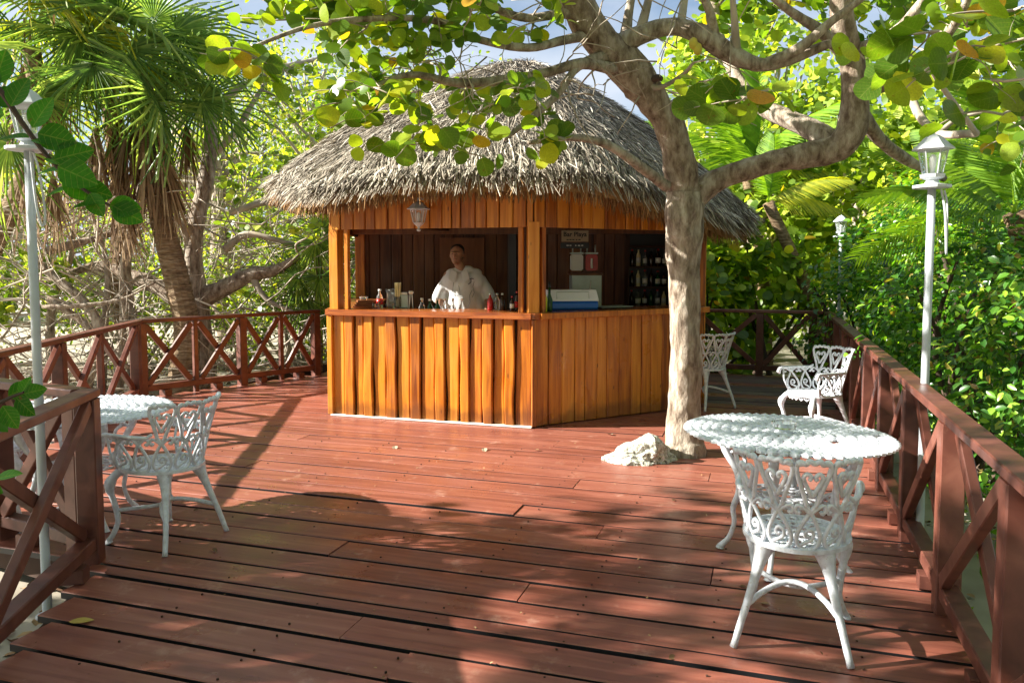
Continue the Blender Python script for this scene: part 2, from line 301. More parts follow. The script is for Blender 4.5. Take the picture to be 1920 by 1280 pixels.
bm_ = N(ns, 'ShaderNodeBump', Strength=1, Distance=.03); ls.new(v.outputs[0], bm_.inputs['Height']); ls.new(bm_.outputs[0], b.inputs['Normal'])

# ------------------------------------------------------------------ ground
GZ = -.28
def gz(x, y):
    return GZ + .05*noise.noise(Vector((x*.5, y*.5, 0))) + .015*noise.noise(Vector((x*2.1, y*2.1, 3)))
mb = MB(); xs = [-90,-60,-40,-28]+[-20+.5*i for i in range(81)]+[28,40,60,90]; ys = [-60,-30,-15,-8]+[-4+.5*i for i in range(57)]+[30,42,60,90,130]
for y in ys:
    for x in xs: mb.v.append((x, y, gz(x, y)))
nx = len(xs)
for j in range(len(ys)-1):
    for i in range(nx-1): a = j*nx+i; mb.f.append((a, a+1, a+nx+1, a+nx))
struct(ob('ground', mb, M['sand'], smooth=True))

# ------------------------------------------------------------------ deck
UD = Vector((math.cos(UROT), -math.sin(UROT), 0)); VD = Vector((math.sin(UROT), math.cos(UROT), 0))
def uv(p): return p[0]*UD.x+p[1]*UD.y, p[0]*VD.x+p[1]*VD.y
def W(u, v, z=0.): return UD*u+VD*v+Vector((0, 0, z))
RZ = .94
R0 = G(1920, 890, RZ-.02); RC = R0+VD*8.75; RC.z = 0; R0.z = 0
LE = Vector((-2.80, 11.2, 0)); LC = Vector((-4.38, 9.28, 0)); LN = Vector((-3.78, 4.95, 0)); LP = Vector((-2.27, 4.17, 0)); LF = Vector((-1.86, 1.5, 0))
uR = uv(R0)[0]+.07
ledge = [uv(LF), uv(LP), uv(LN), uv(LC), uv(LE)]
ledge = [(LF.dot(UD)-.05+.2, -1.0)] + [(u-.02, v) for u, v in ledge] + [(uv(LE)[0]-.2, 13)]
def uleft(v):
    best = []
    for (u0, v0), (u1, v1) in zip(ledge[:-1], ledge[1:]):
        if min(v0, v1) <= v <= max(v0, v1) and abs(v1-v0) > 1e-6: best.append(u0+(u1-u0)*(v-v0)/(v1-v0))
    return min(best) if best else -4
deck = thing('deck', 'red brown painted timber deck', 'deck'); del deck['category']; deck['kind'] = 'structure'; del deck['label']
PL = []
v = -.9; W_PL = .238; vi = 0; VTOP = uv(RC)[1]+.08
vP = uv(LP)[1]
while v < VTOP:
    w = W_PL+random.uniform(-.006, .006)
    if v < vP < v+w: w = vP-v                     # a seam along the notch edge
    if w < .06: v += w; continue
    if v+w > VTOP: w = VTOP-v
    ul = max(uleft(v+.01), uleft(v+w-.02)) if v < vP-.02 else min(uleft(v+.03), uleft(v+w-.02))
    ul = ul if v >= vP-.02 else ul
    cuts = []
    for base in ((-1.9, 0, -3.9, -.9)[vi % 4],):
        c = base+random.uniform(-.5, .5)
        if c-ul > .8 and uR-c > .8: cuts.append(c)
    edges = [ul]+sorted(cuts)+[uR+.02]
    gap = .024 if v < 5 else .017
    if 1.4 < v < 3.2: gap = .028
    for a, b_ in zip(edges[:-1], edges[1:]):
        mb = MB(); n = max(2, int((b_-a)/.35)); z = random.uniform(-.004, .003); dz = random.uniform(-.004, .004)
        for k in range(n+1):
            u = a+(b_-a)*k/n + (0.003 if k == 0 else (-.003 if k == n else 0)); wob = random.uniform(-.002, .002); wob2 = random.uniform(-.002, .002)
            zz = z+dz*k/n
            for vv, zq in ((v+gap/2+wob, zz-.035), (v+gap/2+wob, zz-.004), (v+gap/2+.005+wob, zz), (v+w-gap/2-.005+wob2, zz), (v+w-gap/2+wob2, zz-.004), (v+w-gap/2+wob2, zz-.035)):
                mb.v.append(tuple(W(u, vv, zq)))
        for k in range(n):
            for i in range(6): mb.f.append((k*6+i, k*6+(i+1) % 6, k*6+6+(i+1) % 6, k*6+6+i))
        mb.f += [(5,4,3,2,1,0), tuple(n*6+i for i in range(6))]
        grey = v > 8.6 and a+b_ > -3
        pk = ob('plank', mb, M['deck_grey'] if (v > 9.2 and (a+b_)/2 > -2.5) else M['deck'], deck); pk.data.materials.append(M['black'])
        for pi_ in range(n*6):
            if pi_ % 6 in (0, 4, 5): pk.data.polygons[pi_].material_index = 1  # plank sides coloured black to paint the shade inside the seams
    v += w; vi += 1
mb = MB()                                          # joists and skirt under the boards
for u in np.arange(-6.8, uR, .6):
    for v0, v1 in ((-.9, VTOP),):
        ve = [vv for vv in np.arange(v0, v1, .1) if uleft(vv) < u]
        if ve: mb.beam(W(u, max(v0, min(ve)), -.11), W(u, v1, -.11), .05, .14)
mb.beam(W(uR-.03, -.9, -.12), W(uR-.03, VTOP, -.12), .04, .16)
for a, b_ in ((LF, LP), (LP, LN), (LN, LC), (LC, LE)): mb.beam(a+Vector((.03,.03,-.12)), b_+Vector((.03,.03,-.12)), .04, .16)
ob('joist', mb, M['darkback'], deck)
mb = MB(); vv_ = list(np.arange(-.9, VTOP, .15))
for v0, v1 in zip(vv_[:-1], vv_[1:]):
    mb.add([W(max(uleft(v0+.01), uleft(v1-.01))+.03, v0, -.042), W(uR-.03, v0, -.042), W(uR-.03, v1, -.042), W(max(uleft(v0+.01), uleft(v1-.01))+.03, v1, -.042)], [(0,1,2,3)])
ob('seam_shade_sheet', mb, M['black'], deck)  # black sheet added under the boards as painted shade in the gaps

nb_ = MB(); v = -.9                                 # nail heads along the joists
for k_ in range(34):
    for u in np.arange(-6.8, uR, .6):
        for f in (.22, .78):
            vv = -.9+(k_+f)*W_PL
            if .6 < vv < 6.5 and uleft(vv) < u-.06 and u < uR-.05 and random.random() < .6: nb_.lathe(W(u+random.uniform(-.012,.012), vv+random.uniform(-.02,.02), 0), [(.0055, -.004), (.0055, .0034), (.003, .0044)], 5)
tag(ob('nail_head', nb_, M['steel'] if 0 else M['darkback'], deck), kind='stuff')
# ------------------------------------------------------------------ railings
def railing(label, pts, posts, bracebays=True, zt=RZ, foot=True, name='railing', thick=None, grp='railings round the deck'):
    """pts: start, end on the deck; posts: distances along; every bay crossed by two braces"""
    a, b_ = Vector(pts[0]), Vector(pts[1]); d = (b_-a); L = d.length; d.normalize(); nrm = d.cross(Vector((0,0,1)))
    t = thing(name, label, 'railing', a, grp)
    Z = Vector((0,0,1))
    ob('top_rail', MB().bev(a-d*.05+Z*(zt-.025), b_+d*.05+Z*(zt-.025), .105, .045), M['rail'], t)
    ob('bottom_rail', MB().bev(a+Z*.115, b_+Z*.115, .085, .07), M['rail'], t)
    for i, s in enumerate(posts):
        w = .105 if (thick is None or i in thick) else .06
        p = a+d*s
        ob('post', MB().bev(p+Z*(.0), p+Z*(zt-.052), w, w-.004, up=d), M['rail'], t)
        if foot: 
            q = p+d*.28 if i < len(posts)-1 else None
            if q is not None: ob('support_block', MB().bev(q-nrm*.07+Z*.04, q+nrm*.07+Z*.04, .09, .076), M['rail'], t)
    for s0, s1 in zip(posts[:-1], posts[1:]):
        h = .06
        p0 = a+d*(s0+h); p1 = a+d*(s1-h); o = nrm*.0225
        for sgn, q0, q1 in ((1, p0+Z*.16, p1+Z*(zt-.08)), (-1, p0+Z*(zt-.08), p1+Z*.16)):
            ob('brace', MB().bev(q0+o*sgn, q1+o*sgn, .043, .068, up=d.cross(q1-q0).normalized().cross((q1-q0).normalized()), c=.004), M['rail'], t)
    return t
rl = (RC-R0).length
railing('long red brown crossed timber railing down the right side of the deck', (R0-VD*1.2, RC), [.2, 1.23, 2.25, 3.27, 4.3, 5.3, 6.3, 7.3, 8.3, 9.2, 1.2+rl-.05])
bk = RC-UD*7.1
railing('shaded dark crossed railing at the back of the deck before the bushes', (bk, RC-UD*.12), [.05, 1.1, 2.15, 3.2, 4.25, 5.3, 6.2, 6.9], foot=False)
LL = (LE-LC).length
railing('crossed railing section ending beside the left corner of the bar hut', (LC, LE), [0, LL*.27, LL*.53, LL*.77, LL], thick=(0, 2, 4))
L2 = (LC-LN).length
railing('crossed railing in front of the thicket on the left, before the palm trunk', (LN+Vector((0, 0, 0)), LC-(LC-LN).normalized()*.14), [.0, L2-3.25, L2-2.25, L2-1.28, L2-.2], thick=(0,2,4))
railing('short crossed railing beyond the left lamp pole, across the deck notch', (LN+Vector((.12,-.06,0)), LP-Vector((.1,-.06,0))), [0, .75, 1.46])
railing('dark crossed railing nearest the camera at the lower left edge', (LP+(LF-LP).normalized()*.0, LF), [0, 1.22, 2.5])

# ------------------------------------------------------------------ bar hut
P = [Vector((-1.89,8.31,0)), Vector((.21,7.66,0)), Vector((2.13,8.80,0)), Vector((2.35,10.75,0)), Vector((.1,11.35,0)), Vector((-2.14,10.95,0))]
CEN = Vector((-.04, 9.85, 0))
hut = thing('bar_hut', 'open fronted bar hut of orange varnished boards under a thatched roof', 'hut', CEN)
CZ = 1.12; HZ = 1.95; HT = 2.36
def face(i): a, b_ = P[i], P[(i+1) % 6]; d = (b_-a).normalized(); n = d.cross(Vector((0,0,1))); return a, b_, d, n   # n points outward
def board(a, d, n, s0, s1, z0, z1, th, wavy, mat, par, nseg=8, name='board'):
    mb = MB(); off = random.uniform(.004, .012)
    ph = [random.uniform(0, 9) for _ in range(4)]
    for k in range(nseg+1):
        z = z0+(z1-z0)*k/nseg; zz = z*2.2
        e0 = s0+wavy*(noise.noise(Vector((ph[0], zz, 0)))*1.1); e1 = s1+wavy*(noise.noise(Vector((ph[1], zz, 5)))*1.1)
        c = min(.009, th*.4)
        for s, q in ((e0, off), (e0, off+th-c), (e0+c, off+th), (e1-c, off+th), (e1, off+th-c), (e1, off)):
            mb.v.append(tuple(a+d*s+n*q+Vector((0, 0, z))))
    for k in range(nseg):
        for j in range(6): mb.f.append((k*6+j, k*6+(j+1) % 6, k*6+6+(j+1) % 6, k*6+6+j))
    mb.f += [(5,4,3,2,1,0), tuple(nseg*6+j for j in range(6))]
    return ob(name, mb, mat, par)
def boards(i, z0, z1, wmin, wmax, th, wavy, mat, gap=.012, nseg=8, alt=0, inset=0, s_a=.0, s_b=None, inward=False):
    a, b_, d, n = face(i); L = (b_-a).length if s_b is None else s_b; s = s_a; k = 0
    if inward: n = -n
    while s < L-.03:
        w = random.uniform(wmin, wmax)
        if L-(s+w) < wmin*.6: w = L-s
        t = random.uniform(*th)+(alt if k % 2 else 0)
        board(a, d, n, s+gap/2, s+w-gap/2, z0, z1, t, wavy, mat, hut, nseg)
        s += w; k += 1
def slab(i, z0, z1, off, th, mat, name):
    a, b_, d, n = face(i); q = n*off
    ob(name, MB().beam(a+q+Vector((0,0,(z0+z1)/2)), b_+q+Vector((0,0,(z0+z1)/2)), th, z1-z0), mat, hut)
for i in (0, 1, 5):                                # backing wall, low boards, header
    slab(i, .004, CZ-.062, -.012, .02, M['darkback'], 'low_wall')
    slab(i, HZ+.006, HT, -.012, .02, M['darkback'], 'header_wall')
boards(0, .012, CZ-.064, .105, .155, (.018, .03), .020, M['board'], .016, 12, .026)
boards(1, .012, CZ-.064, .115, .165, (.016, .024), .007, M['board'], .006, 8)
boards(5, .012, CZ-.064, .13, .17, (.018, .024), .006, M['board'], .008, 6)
for i, zb in ((0, 0), (1, 0), (5, 0)):
    boards(i, HZ+.0, HT, .09, .16, (.016, .024), .004, M['header'], .008, 3)
slab(0, .002, .014, .055, .05, M['paper'], 'sealant_strip')
for i in (2, 3, 4):                                # closed walls
    slab(i, .004, HT, 0, .03, M['darkback'], 'wall')
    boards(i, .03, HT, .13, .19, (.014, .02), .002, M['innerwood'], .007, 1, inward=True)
    boards(i, .03, HT, .14, .19, (.016, .022), .004, M['board'], .006, 2)
for i, w in ((0, .10), (1, .11), (2, .10), (3, .09), (5, .10)):   # corner posts
    p = P[i]; q = (p-CEN).normalized()
    d = face(i)[2] if i != 1 else (face(0)[2]+face(1)[2]).normalized()
    ob('post', MB().bev(p-q*.05+Vector((0,0,CZ+.002)), p-q*.05+Vector((0,0,HZ+.05)), w+.03, w, up=d), M['header'], hut)
# slim studs beside the posts, lighter timber
a, b_, d, n = face(0)
for s in (.16,): ob('stud', MB().bev(a+d*s-n*.03+Vector((0,0,CZ+.002)), a+d*s-n*.03+Vector((0,0,HZ-.001)), .055, .05, up=d), M['header'], hut)
ob('stud', MB().bev(b_-d*.135-n*.03+Vector((0,0,CZ+.002)), b_-d*.135-n*.03+Vector((0,0,HZ-.001)), .045, .05, up=d), M['header'], hut)
a, b_, d, n = face(1)
ob('stud', MB().bev(a+d*.125-n*.03+Vector((0,0,CZ+.002)), a+d*.125-n*.03+Vector((0,0,HZ-.001)), .045, .05, up=d), M['header'], hut)
ob('corner_board', MB().bev(P[1]+(P[1]-CEN).normalized()*.02+Vector((0,0,.012)), P[1]+(P[1]-CEN).normalized()*.02+Vector((0,0,CZ-.066)), .075, .05, up=(face(0)[2]+face(1)[2]).normalized()), M['board'], hut)
ob('corner_board', MB().bev(P[0]+Vector((-.02,-.02,.012)), P[0]+Vector((-.02,-.02,CZ-.066)), .07, .06, up=face(0)[2]), M['board'], hut)
def counter(i, mat, out=.075, inn=.42):
    a, b_, d, n = face(i)
    def corner(j, o):                              # mitre
        n0 = face((j-1) % 6)[3]; n1 = face(j)[3]; m = (n0+n1).normalized(); return P[j]+m*(o/m.dot(n1))
    j = (i+1) % 6
    ring = [corner(i, out), corner(j, out), corner(j, -inn), corner(i, -inn)]
    ring = [ring[0]+d*.0012, ring[1]-d*.0012, ring[2]-d*.0012, ring[3]+d*.0012]
    ob('counter_top', MB().poly(ring, CZ-.058, CZ), mat, hut)
for i in (5, 0, 1): counter(i, M['counter'])
cedge = M['header']
a, b_, d, n = face(1); ob('counter_edge', MB().bev(a+d*.03+n*.09+Vector((0,0,CZ-.03)), b_+n*.09+Vector((0,0,CZ-.03)), .028, .062, c=.005), M['header'], hut)
a, b_, d, n = face(0); ob('counter_edge', MB().bev(a+n*.09+Vector((0,0,CZ-.03)), b_-d*.0+n*.09+Vector((0,0,CZ-.03)), .028, .062, c=.005), M['counter'], hut)
for i in (0, 1):                                   # working shelf behind the counter
    a, b_, d, n = face(i)
    ob('inner_shelf', MB().beam(a+d*.5-n*.62+Vector((0,0,.98)), b_-d*.5-n*.62+Vector((0,0,.98)), .36, .03), M['doorwood'], hut)
ob('floor', MB().poly([p*.985+CEN*.015 for p in P], .006, .03), M['darkback'], hut)
# inside: ceiling beams, door leaf, black panel for the darkness of the open door
for i in range(6):
    a, b_, d, n = face(i); ob('tie_beam', MB().beam(a-n*.10+d*.1+Vector((0,0,HZ+.13)), b_-n*.10-d*.1+Vector((0,0,HZ+.13)), .09, .10), M['header'], hut)
a = D(690, 440, 10.1); b_ = D(795, 440, 10.3)
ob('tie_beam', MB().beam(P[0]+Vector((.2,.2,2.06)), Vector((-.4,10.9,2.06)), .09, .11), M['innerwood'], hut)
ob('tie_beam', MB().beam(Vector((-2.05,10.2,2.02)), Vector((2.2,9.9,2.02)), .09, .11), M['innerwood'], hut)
def wallpt(i, px, z, off=0):
    """point on wall i seen at column px"""
    a, b_, d, n = face(i); r = ray(px, 500); r2 = Vector((r.x, r.y)); 
    # solve a+d*s-n*off = r2*t
    q = a-n*off; den = d.x*r2.y-d.y*r2.x; s = (r2.x*q.y-r2.y*q.x)/(den); p = q+d*s; return Vector((p.x, p.y, z))
w0 = wallpt(4, 825, 1.0, .06); w1 = wallpt(4, 908, 1.0, .06)
dr = thing('door', 'reddish inner door standing behind the bartender', 'door', (w0+w1)/2*1); dr.location.z = .03
ob('door_leaf', MB().beam(Vector((w0.x,w0.y,1.0)), Vector((w1.x,w1.y,1.0)), .035, 1.9), M['doorwood'], dr)
for q in (w0, w1): ob('door_frame', MB().beam(Vector((q.x,q.y-.02,.04)), Vector((q.x,q.y-.02,2.0)), .05, .05), M['innerwood'], dr)
w0 = wallpt(3, 913, 1.0, .05); w1 = wallpt(3, 968, 1.0, .05)
if w0.x > w1.x: w0, w1 = w1, w0
ob('doorway_shade', MB().beam(Vector((w0.x,w0.y-.03,1.05)), Vector((w1.x,w1.y-.03,1.05)), .02, 2.0), M['black'], hut)  # flat black panel painting the shade of the room beyond

# ---- thatch
def ze(th):
    K = [(0, 2.27), (35, 2.25), (90, 2.3), (145, 2.45), (180, 2.58), (205, 2.50), (228, 2.34), (255, 2.44), (280, 2.44), (305, 2.26), (327, 2.06), (345, 2.14), (360, 2.27)]
    th = math.degrees(th) % 360
    for (a, x), (b, y) in zip(K[:-1], K[1:]):
        if a <= th <= b: t = (th-a)/(b-a); t = t*t*(3-2*t); return x+(y-x)*t
def re(th): return 2.79+.05*math.cos(6*(th-math.radians(-72)))+.03*noise.noise(Vector((math.cos(th)*3, math.sin(th)*3, 1)))
APZ = 3.98
def roof(th, t, lift=0):
    """t=0 eave .. 1 apex"""
    r = re(th)*(1-t); z = ze(th)+(APZ-ze(th))*(1-(1-t)**1.42)**.97+lift
    z += .05*math.sin(t*PI)*noise.noise(Vector((math.cos(th)*4*(1-t), math.sin(th)*4*(1-t), 2)))
    return CEN+Vector((r*math.cos(th)+.22*t*t, r*math.sin(th), z))
rf = thing('thatch_roof', 'thatch', 'roof', CEN+Vector((0,0,2.2))); rf.name = 'roof'; del rf['category']; del rf['label']; setparent(rf, hut)
mb = MB(); NT, NR = 72, 14
for lay in (0, 1):
    for j in range(NR+1):
        for i in range(NT): mb.v.append(tuple(roof(2*PI*i/NT, j/NR*.995 if lay == 0 else j/NR*.99, -.03 if lay == 0 else -.20)))
for lay in (0, 1):
    o = lay*(NR+1)*NT
    for j in range(NR):
        for i in range(NT):
            q = (o+j*NT+i, o+j*NT+(i+1) % NT, o+(j+1)*NT+(i+1) % NT, o+(j+1)*NT+i); mb.f.append(q if lay == 0 else q[::-1])
for i in range(NT): mb.f.append((i, (NR+1)*NT+i, (NR+1)*NT+(i+1) % NT, (i+1) % NT))
ob('roof_underlay', mb, M['fringe'], rf)
def blades(n, gen, name, mat, parent, wid=(.010, .022)):
    V = np.zeros((n, 8, 3)); 
    for k in range(n):
        p0, p1, p2, p3, side = gen(k)
        w = random.uniform(*wid)
        for j, (p, ww) in enumerate(((p0, w*.7), (p1, w), (p2, w*.9), (p3, w*.35))):
            V[k, 2*j] = p-side*ww/2; V[k, 2*j+1] = p+side*ww/2
    F = np.array([[0,1,3,2],[2,3,5,4],[4,5,7,6]])
    return bulk(name, V.reshape(-1, 3), (F[None]+8*np.arange(n)[:, None, None]).reshape(-1, 4), mat, parent)
def bulk(name, V, F, mat, parent=None, smooth=False):
    me = bpy.data.meshes.new(name); me.vertices.add(len(V)); me.vertices.foreach_set('co', np.ascontiguousarray(V, np.float32).ravel())
    k = F.shape[1]; me.loops.add(F.size); me.loops.foreach_set('vertex_index', F.astype(np.int32).ravel())
    me.polygons.add(len(F)); me.polygons.foreach_set('loop_start', np.arange(0, F.size, k, dtype=np.int32)); 
    try: me.polygons.foreach_set('loop_total', np.full(len(F), k, dtype=np.int32))
    except Exception: pass
    if smooth: me.polygons.foreach_set('use_smooth', np.ones(len(F), bool))
    me.update(calc_edges=True); me.validate(); me.materials.append(mat)
    o = bpy.data.objects.new(name, me); COL.objects.link(o)
    if parent: setparent(o, parent)
    return o
def gen_thatch(k):
    th = random.uniform(math.radians(120), math.radians(420)) if random.random() < .93 else random.uniform(0, 2*PI)
    t = 1-math.sqrt(random.uniform(.0, 1)); t = min(t, .97)
    L = random.uniform(.3, .72); dt = L/3.4
    thj = random.gauss(0, .05)/(max(.15, 1-t)); lf = random.uniform(0, .05)
    # layered courses: tips of each course stand proud
    pts = []
    for j, q in enumerate((0, .35, .7, 1)):
        tt = t-dt*q+dt*.5
        if tt < 0: p = roof(th+thj*q, 0, lf*.6+tt*3.6*.55-.02*q) + Vector((math.cos(th), math.sin(th), 0))*(-tt*3.6*.55); p += Vector((0,0,-.05*q))
        else: p = roof(th+thj*q, min(tt, .995), lf+.04*q*(1 if random.random() < .8 else 2))
        pts.append(np.array(p))
    side = Vector((-math.sin(th), math.cos(th), 0))+Vector((random.gauss(0,.25), random.gauss(0,.25), random.gauss(0,.5)))
    side.normalize(); return (*pts, np.array(side))
tag(blades(40000, gen_thatch, 'thatch', M['thatch'], rf, (.006, .014)), kind='stuff')
def gen_fringe(k):
    th = random.uniform(math.radians(130), math.radians(410)); off = random.random()
    L = random.uniform(.14, .34); r = re(th)-off*.6+.03
    c, s = math.cos(th), math.sin(th); z0 = ze(th)-.04+off*.10
    dx = random.gauss(0, .05); out = random.uniform(-.02, .10)
    pts = []
    for q in (0, .35, .7, 1):
        pts.append(np.array(CEN+Vector(((r+out*q)*c-dx*q*s, (r+out*q)*s+dx*q*c, z0-L*q*.85))))
    side = Vector((-s, c, 0))+Vector((random.gauss(0,.4), random.gauss(0,.4), 0)); side.normalize()
    return (*pts, np.array(side))
tag(blades(12000, gen_fringe, 'thatch_fringe', M['fringe'], rf, (.006, .014)), kind='stuff')
def gen_tips(k):
    th = random.uniform(math.radians(130), math.radians(410)); L = random.uniform(.10, .24); r = re(th)+random.uniform(-.12, .06)
    c, s = math.cos(th), math.sin(th); z0 = ze(th)+random.uniform(.0, .08); dx = random.gauss(0, .05); pts = []
    drop = random.uniform(.35, .9)
    for q in (0, .35, .7, 1):
        pts.append(np.array(CEN+Vector(((r+L*q*(1-drop*.6))*c-dx*q*s, (r+L*q*(1-drop*.6))*s+dx*q*c, z0-L*q*drop))))
    side = Vector((-s, c, 0))+Vector((random.gauss(0,.3), random.gauss(0,.3), random.gauss(0,.3))); side.normalize()
    return (*pts, np.array(side))
tag(blades(8000, gen_tips, 'thatch_tips', M['thatch'], rf, (.008, .018)), kind='stuff')

# ------------------------------------------------------------------ lanterns
def lantern_parts(root, z0, inv=False, plate=True):
    """hexagonal lantern, base at local z0, 0.31 tall"""
    n0 = len(root.children); Z = lambda z: z0+z*.93
    ob('base', MB().lathe((0,0,0), [(.045, Z(0)), (.10, Z(.004)), (.10, Z(.02)), (.04, Z(.03)), (.03, Z(.05)), (.062, Z(.065)), (.066, Z(.085))] if plate else [(.008, Z(.03)), (.022, Z(.045)), (.05, Z(.065)), (.066, Z(.085))], 12 if plate else 6), M['lampwhite'], root, local=True)
    c = MB()
    for k in range(6):
        a = PI/3*k+.25; c.tube([(.062*math.cos(a), .062*math.sin(a), Z(.085)), (.095*math.cos(a), .095*math.sin(a), Z(.225))], .006, 4)
    c.lathe((0,0,0), [(.094, Z(.222)), (.10, Z(.224)), (.10, Z(.234)), (.094, Z(.236))], 6, .25)
    ob('frame', c, M['lampwhite'], root, local=True)
    for k in range(6):
        a0 = PI/3*k+.25; a1 = a0+PI/3; g = MB(); r0, r1 = .060, .092
        g.add([(r0*math.cos(a0), r0*math.sin(a0), Z(.086)), (r0*math.cos(a1), r0*math.sin(a1), Z(.086)), (r1*math.cos(a1), r1*math.sin(a1), Z(.222)), (r1*math.cos(a0), r1*math.sin(a0), Z(.222))], [(0,1,2,3)])
        ob('pane', g, M['glassy'], root, local=True)
    ob('bulb', MB().lathe((0,0,0), [(.012, Z(.086)), (.016, Z(.12)), (.022, Z(.14)), (.022, Z(.18)), (.01, Z(.2))], 8), M['bulb'], root, smooth=True, local=True)
    ob('cap', MB().lathe((0,0,0), [(.09, Z(.232)), (.135, Z(.228)), (.136, Z(.236)), (.10, Z(.262)), (.062, Z(.298)), (.035, Z(.314)), (.012, Z(.32)), (.006, Z(.33))], 6, .25), M['lampwhite'], root, local=True)
    for ch in list(root.children)[n0:]:            # slim the whole head
        for v_ in ch.data.vertices: v_.co.x *= .78; v_.co.y *= .78
def lamp_post(label, loc, ztop, rz=0, cable=True):
    t = thing('lamp_post', label, 'lamp post', loc, 'white lamp posts', rz)
    h = ztop-loc[2]-.31
    ob('pole', MB().lathe((0,0,0), [(.07,0), (.07,.01), (.029,.012), (.028,.5), (.0275,1.4), (.027,h)], 16), M['whitepole'], t, smooth=False, local=True)
    for p in t.children[0].data.polygons: p.use_smooth = len(p.vertices) == 4
    lantern_parts(t, h)
    if cable:
        pts = spline([(.03,-.035,h-.005), (.045,-.05,h-.12), (.06,-.05,h-.28), (.075,-.04,h-.36), (.085,-.03,h-.30), (.07,-.04,h-.10), (.045,-.04,h-.01)], 5)
        ob('cable', MB().tube(pts, .006, 5), M['lampwhite'], t, local=True)
    return t
pl = D(88, 1120, 3.86)
lamp_post('tall white lamp post in front of the left railing, twig across its lantern', (pl.x-.0, 3.86, -.16), 2.46)
pr_ = D(1742, 500, 4.4)
lamp_post('tall white lamp post outside the right railing against the hedge', (pr_.x, 4.4, -.2), 2.33, .3)
pf = D(1575, 500, 10.9)
lamp_post('distant white lamp post half buried in bushes beyond the far deck corner', (pf.x, 10.9, -.25), 2.26, .6, False)
# wall lantern hanging on header
a, b_, d, n = face(0); s = 1.0
wp = None
for k in range(200):
    s = k*.011; q = a+d*s; 
    if screen(np.array((q.x, q.y, 2.1)))[0] > 795: break
q = a+d*s+n*.13
t = thing('wall_lantern', 'small white hexagonal lantern hanging on the hut header under the eave', 'lantern', (q.x, q.y-.05, 1.925)); t.scale = (1.08,1.08,.96)
lantern_parts(t, 0, plate=False)
ob('finial', MB().lathe((0,0,0), [(.004,-.012),(.018,-.006),(.02,.008),(.008,.02),(.012,.034)], 8), M['lampwhite'], t, local=True)
ob('bracket', MB().beam((0,0,.32), (-n.x*.11, -n.y*.11, .33), .03, .03), M['lampwhite'], t, local=True)

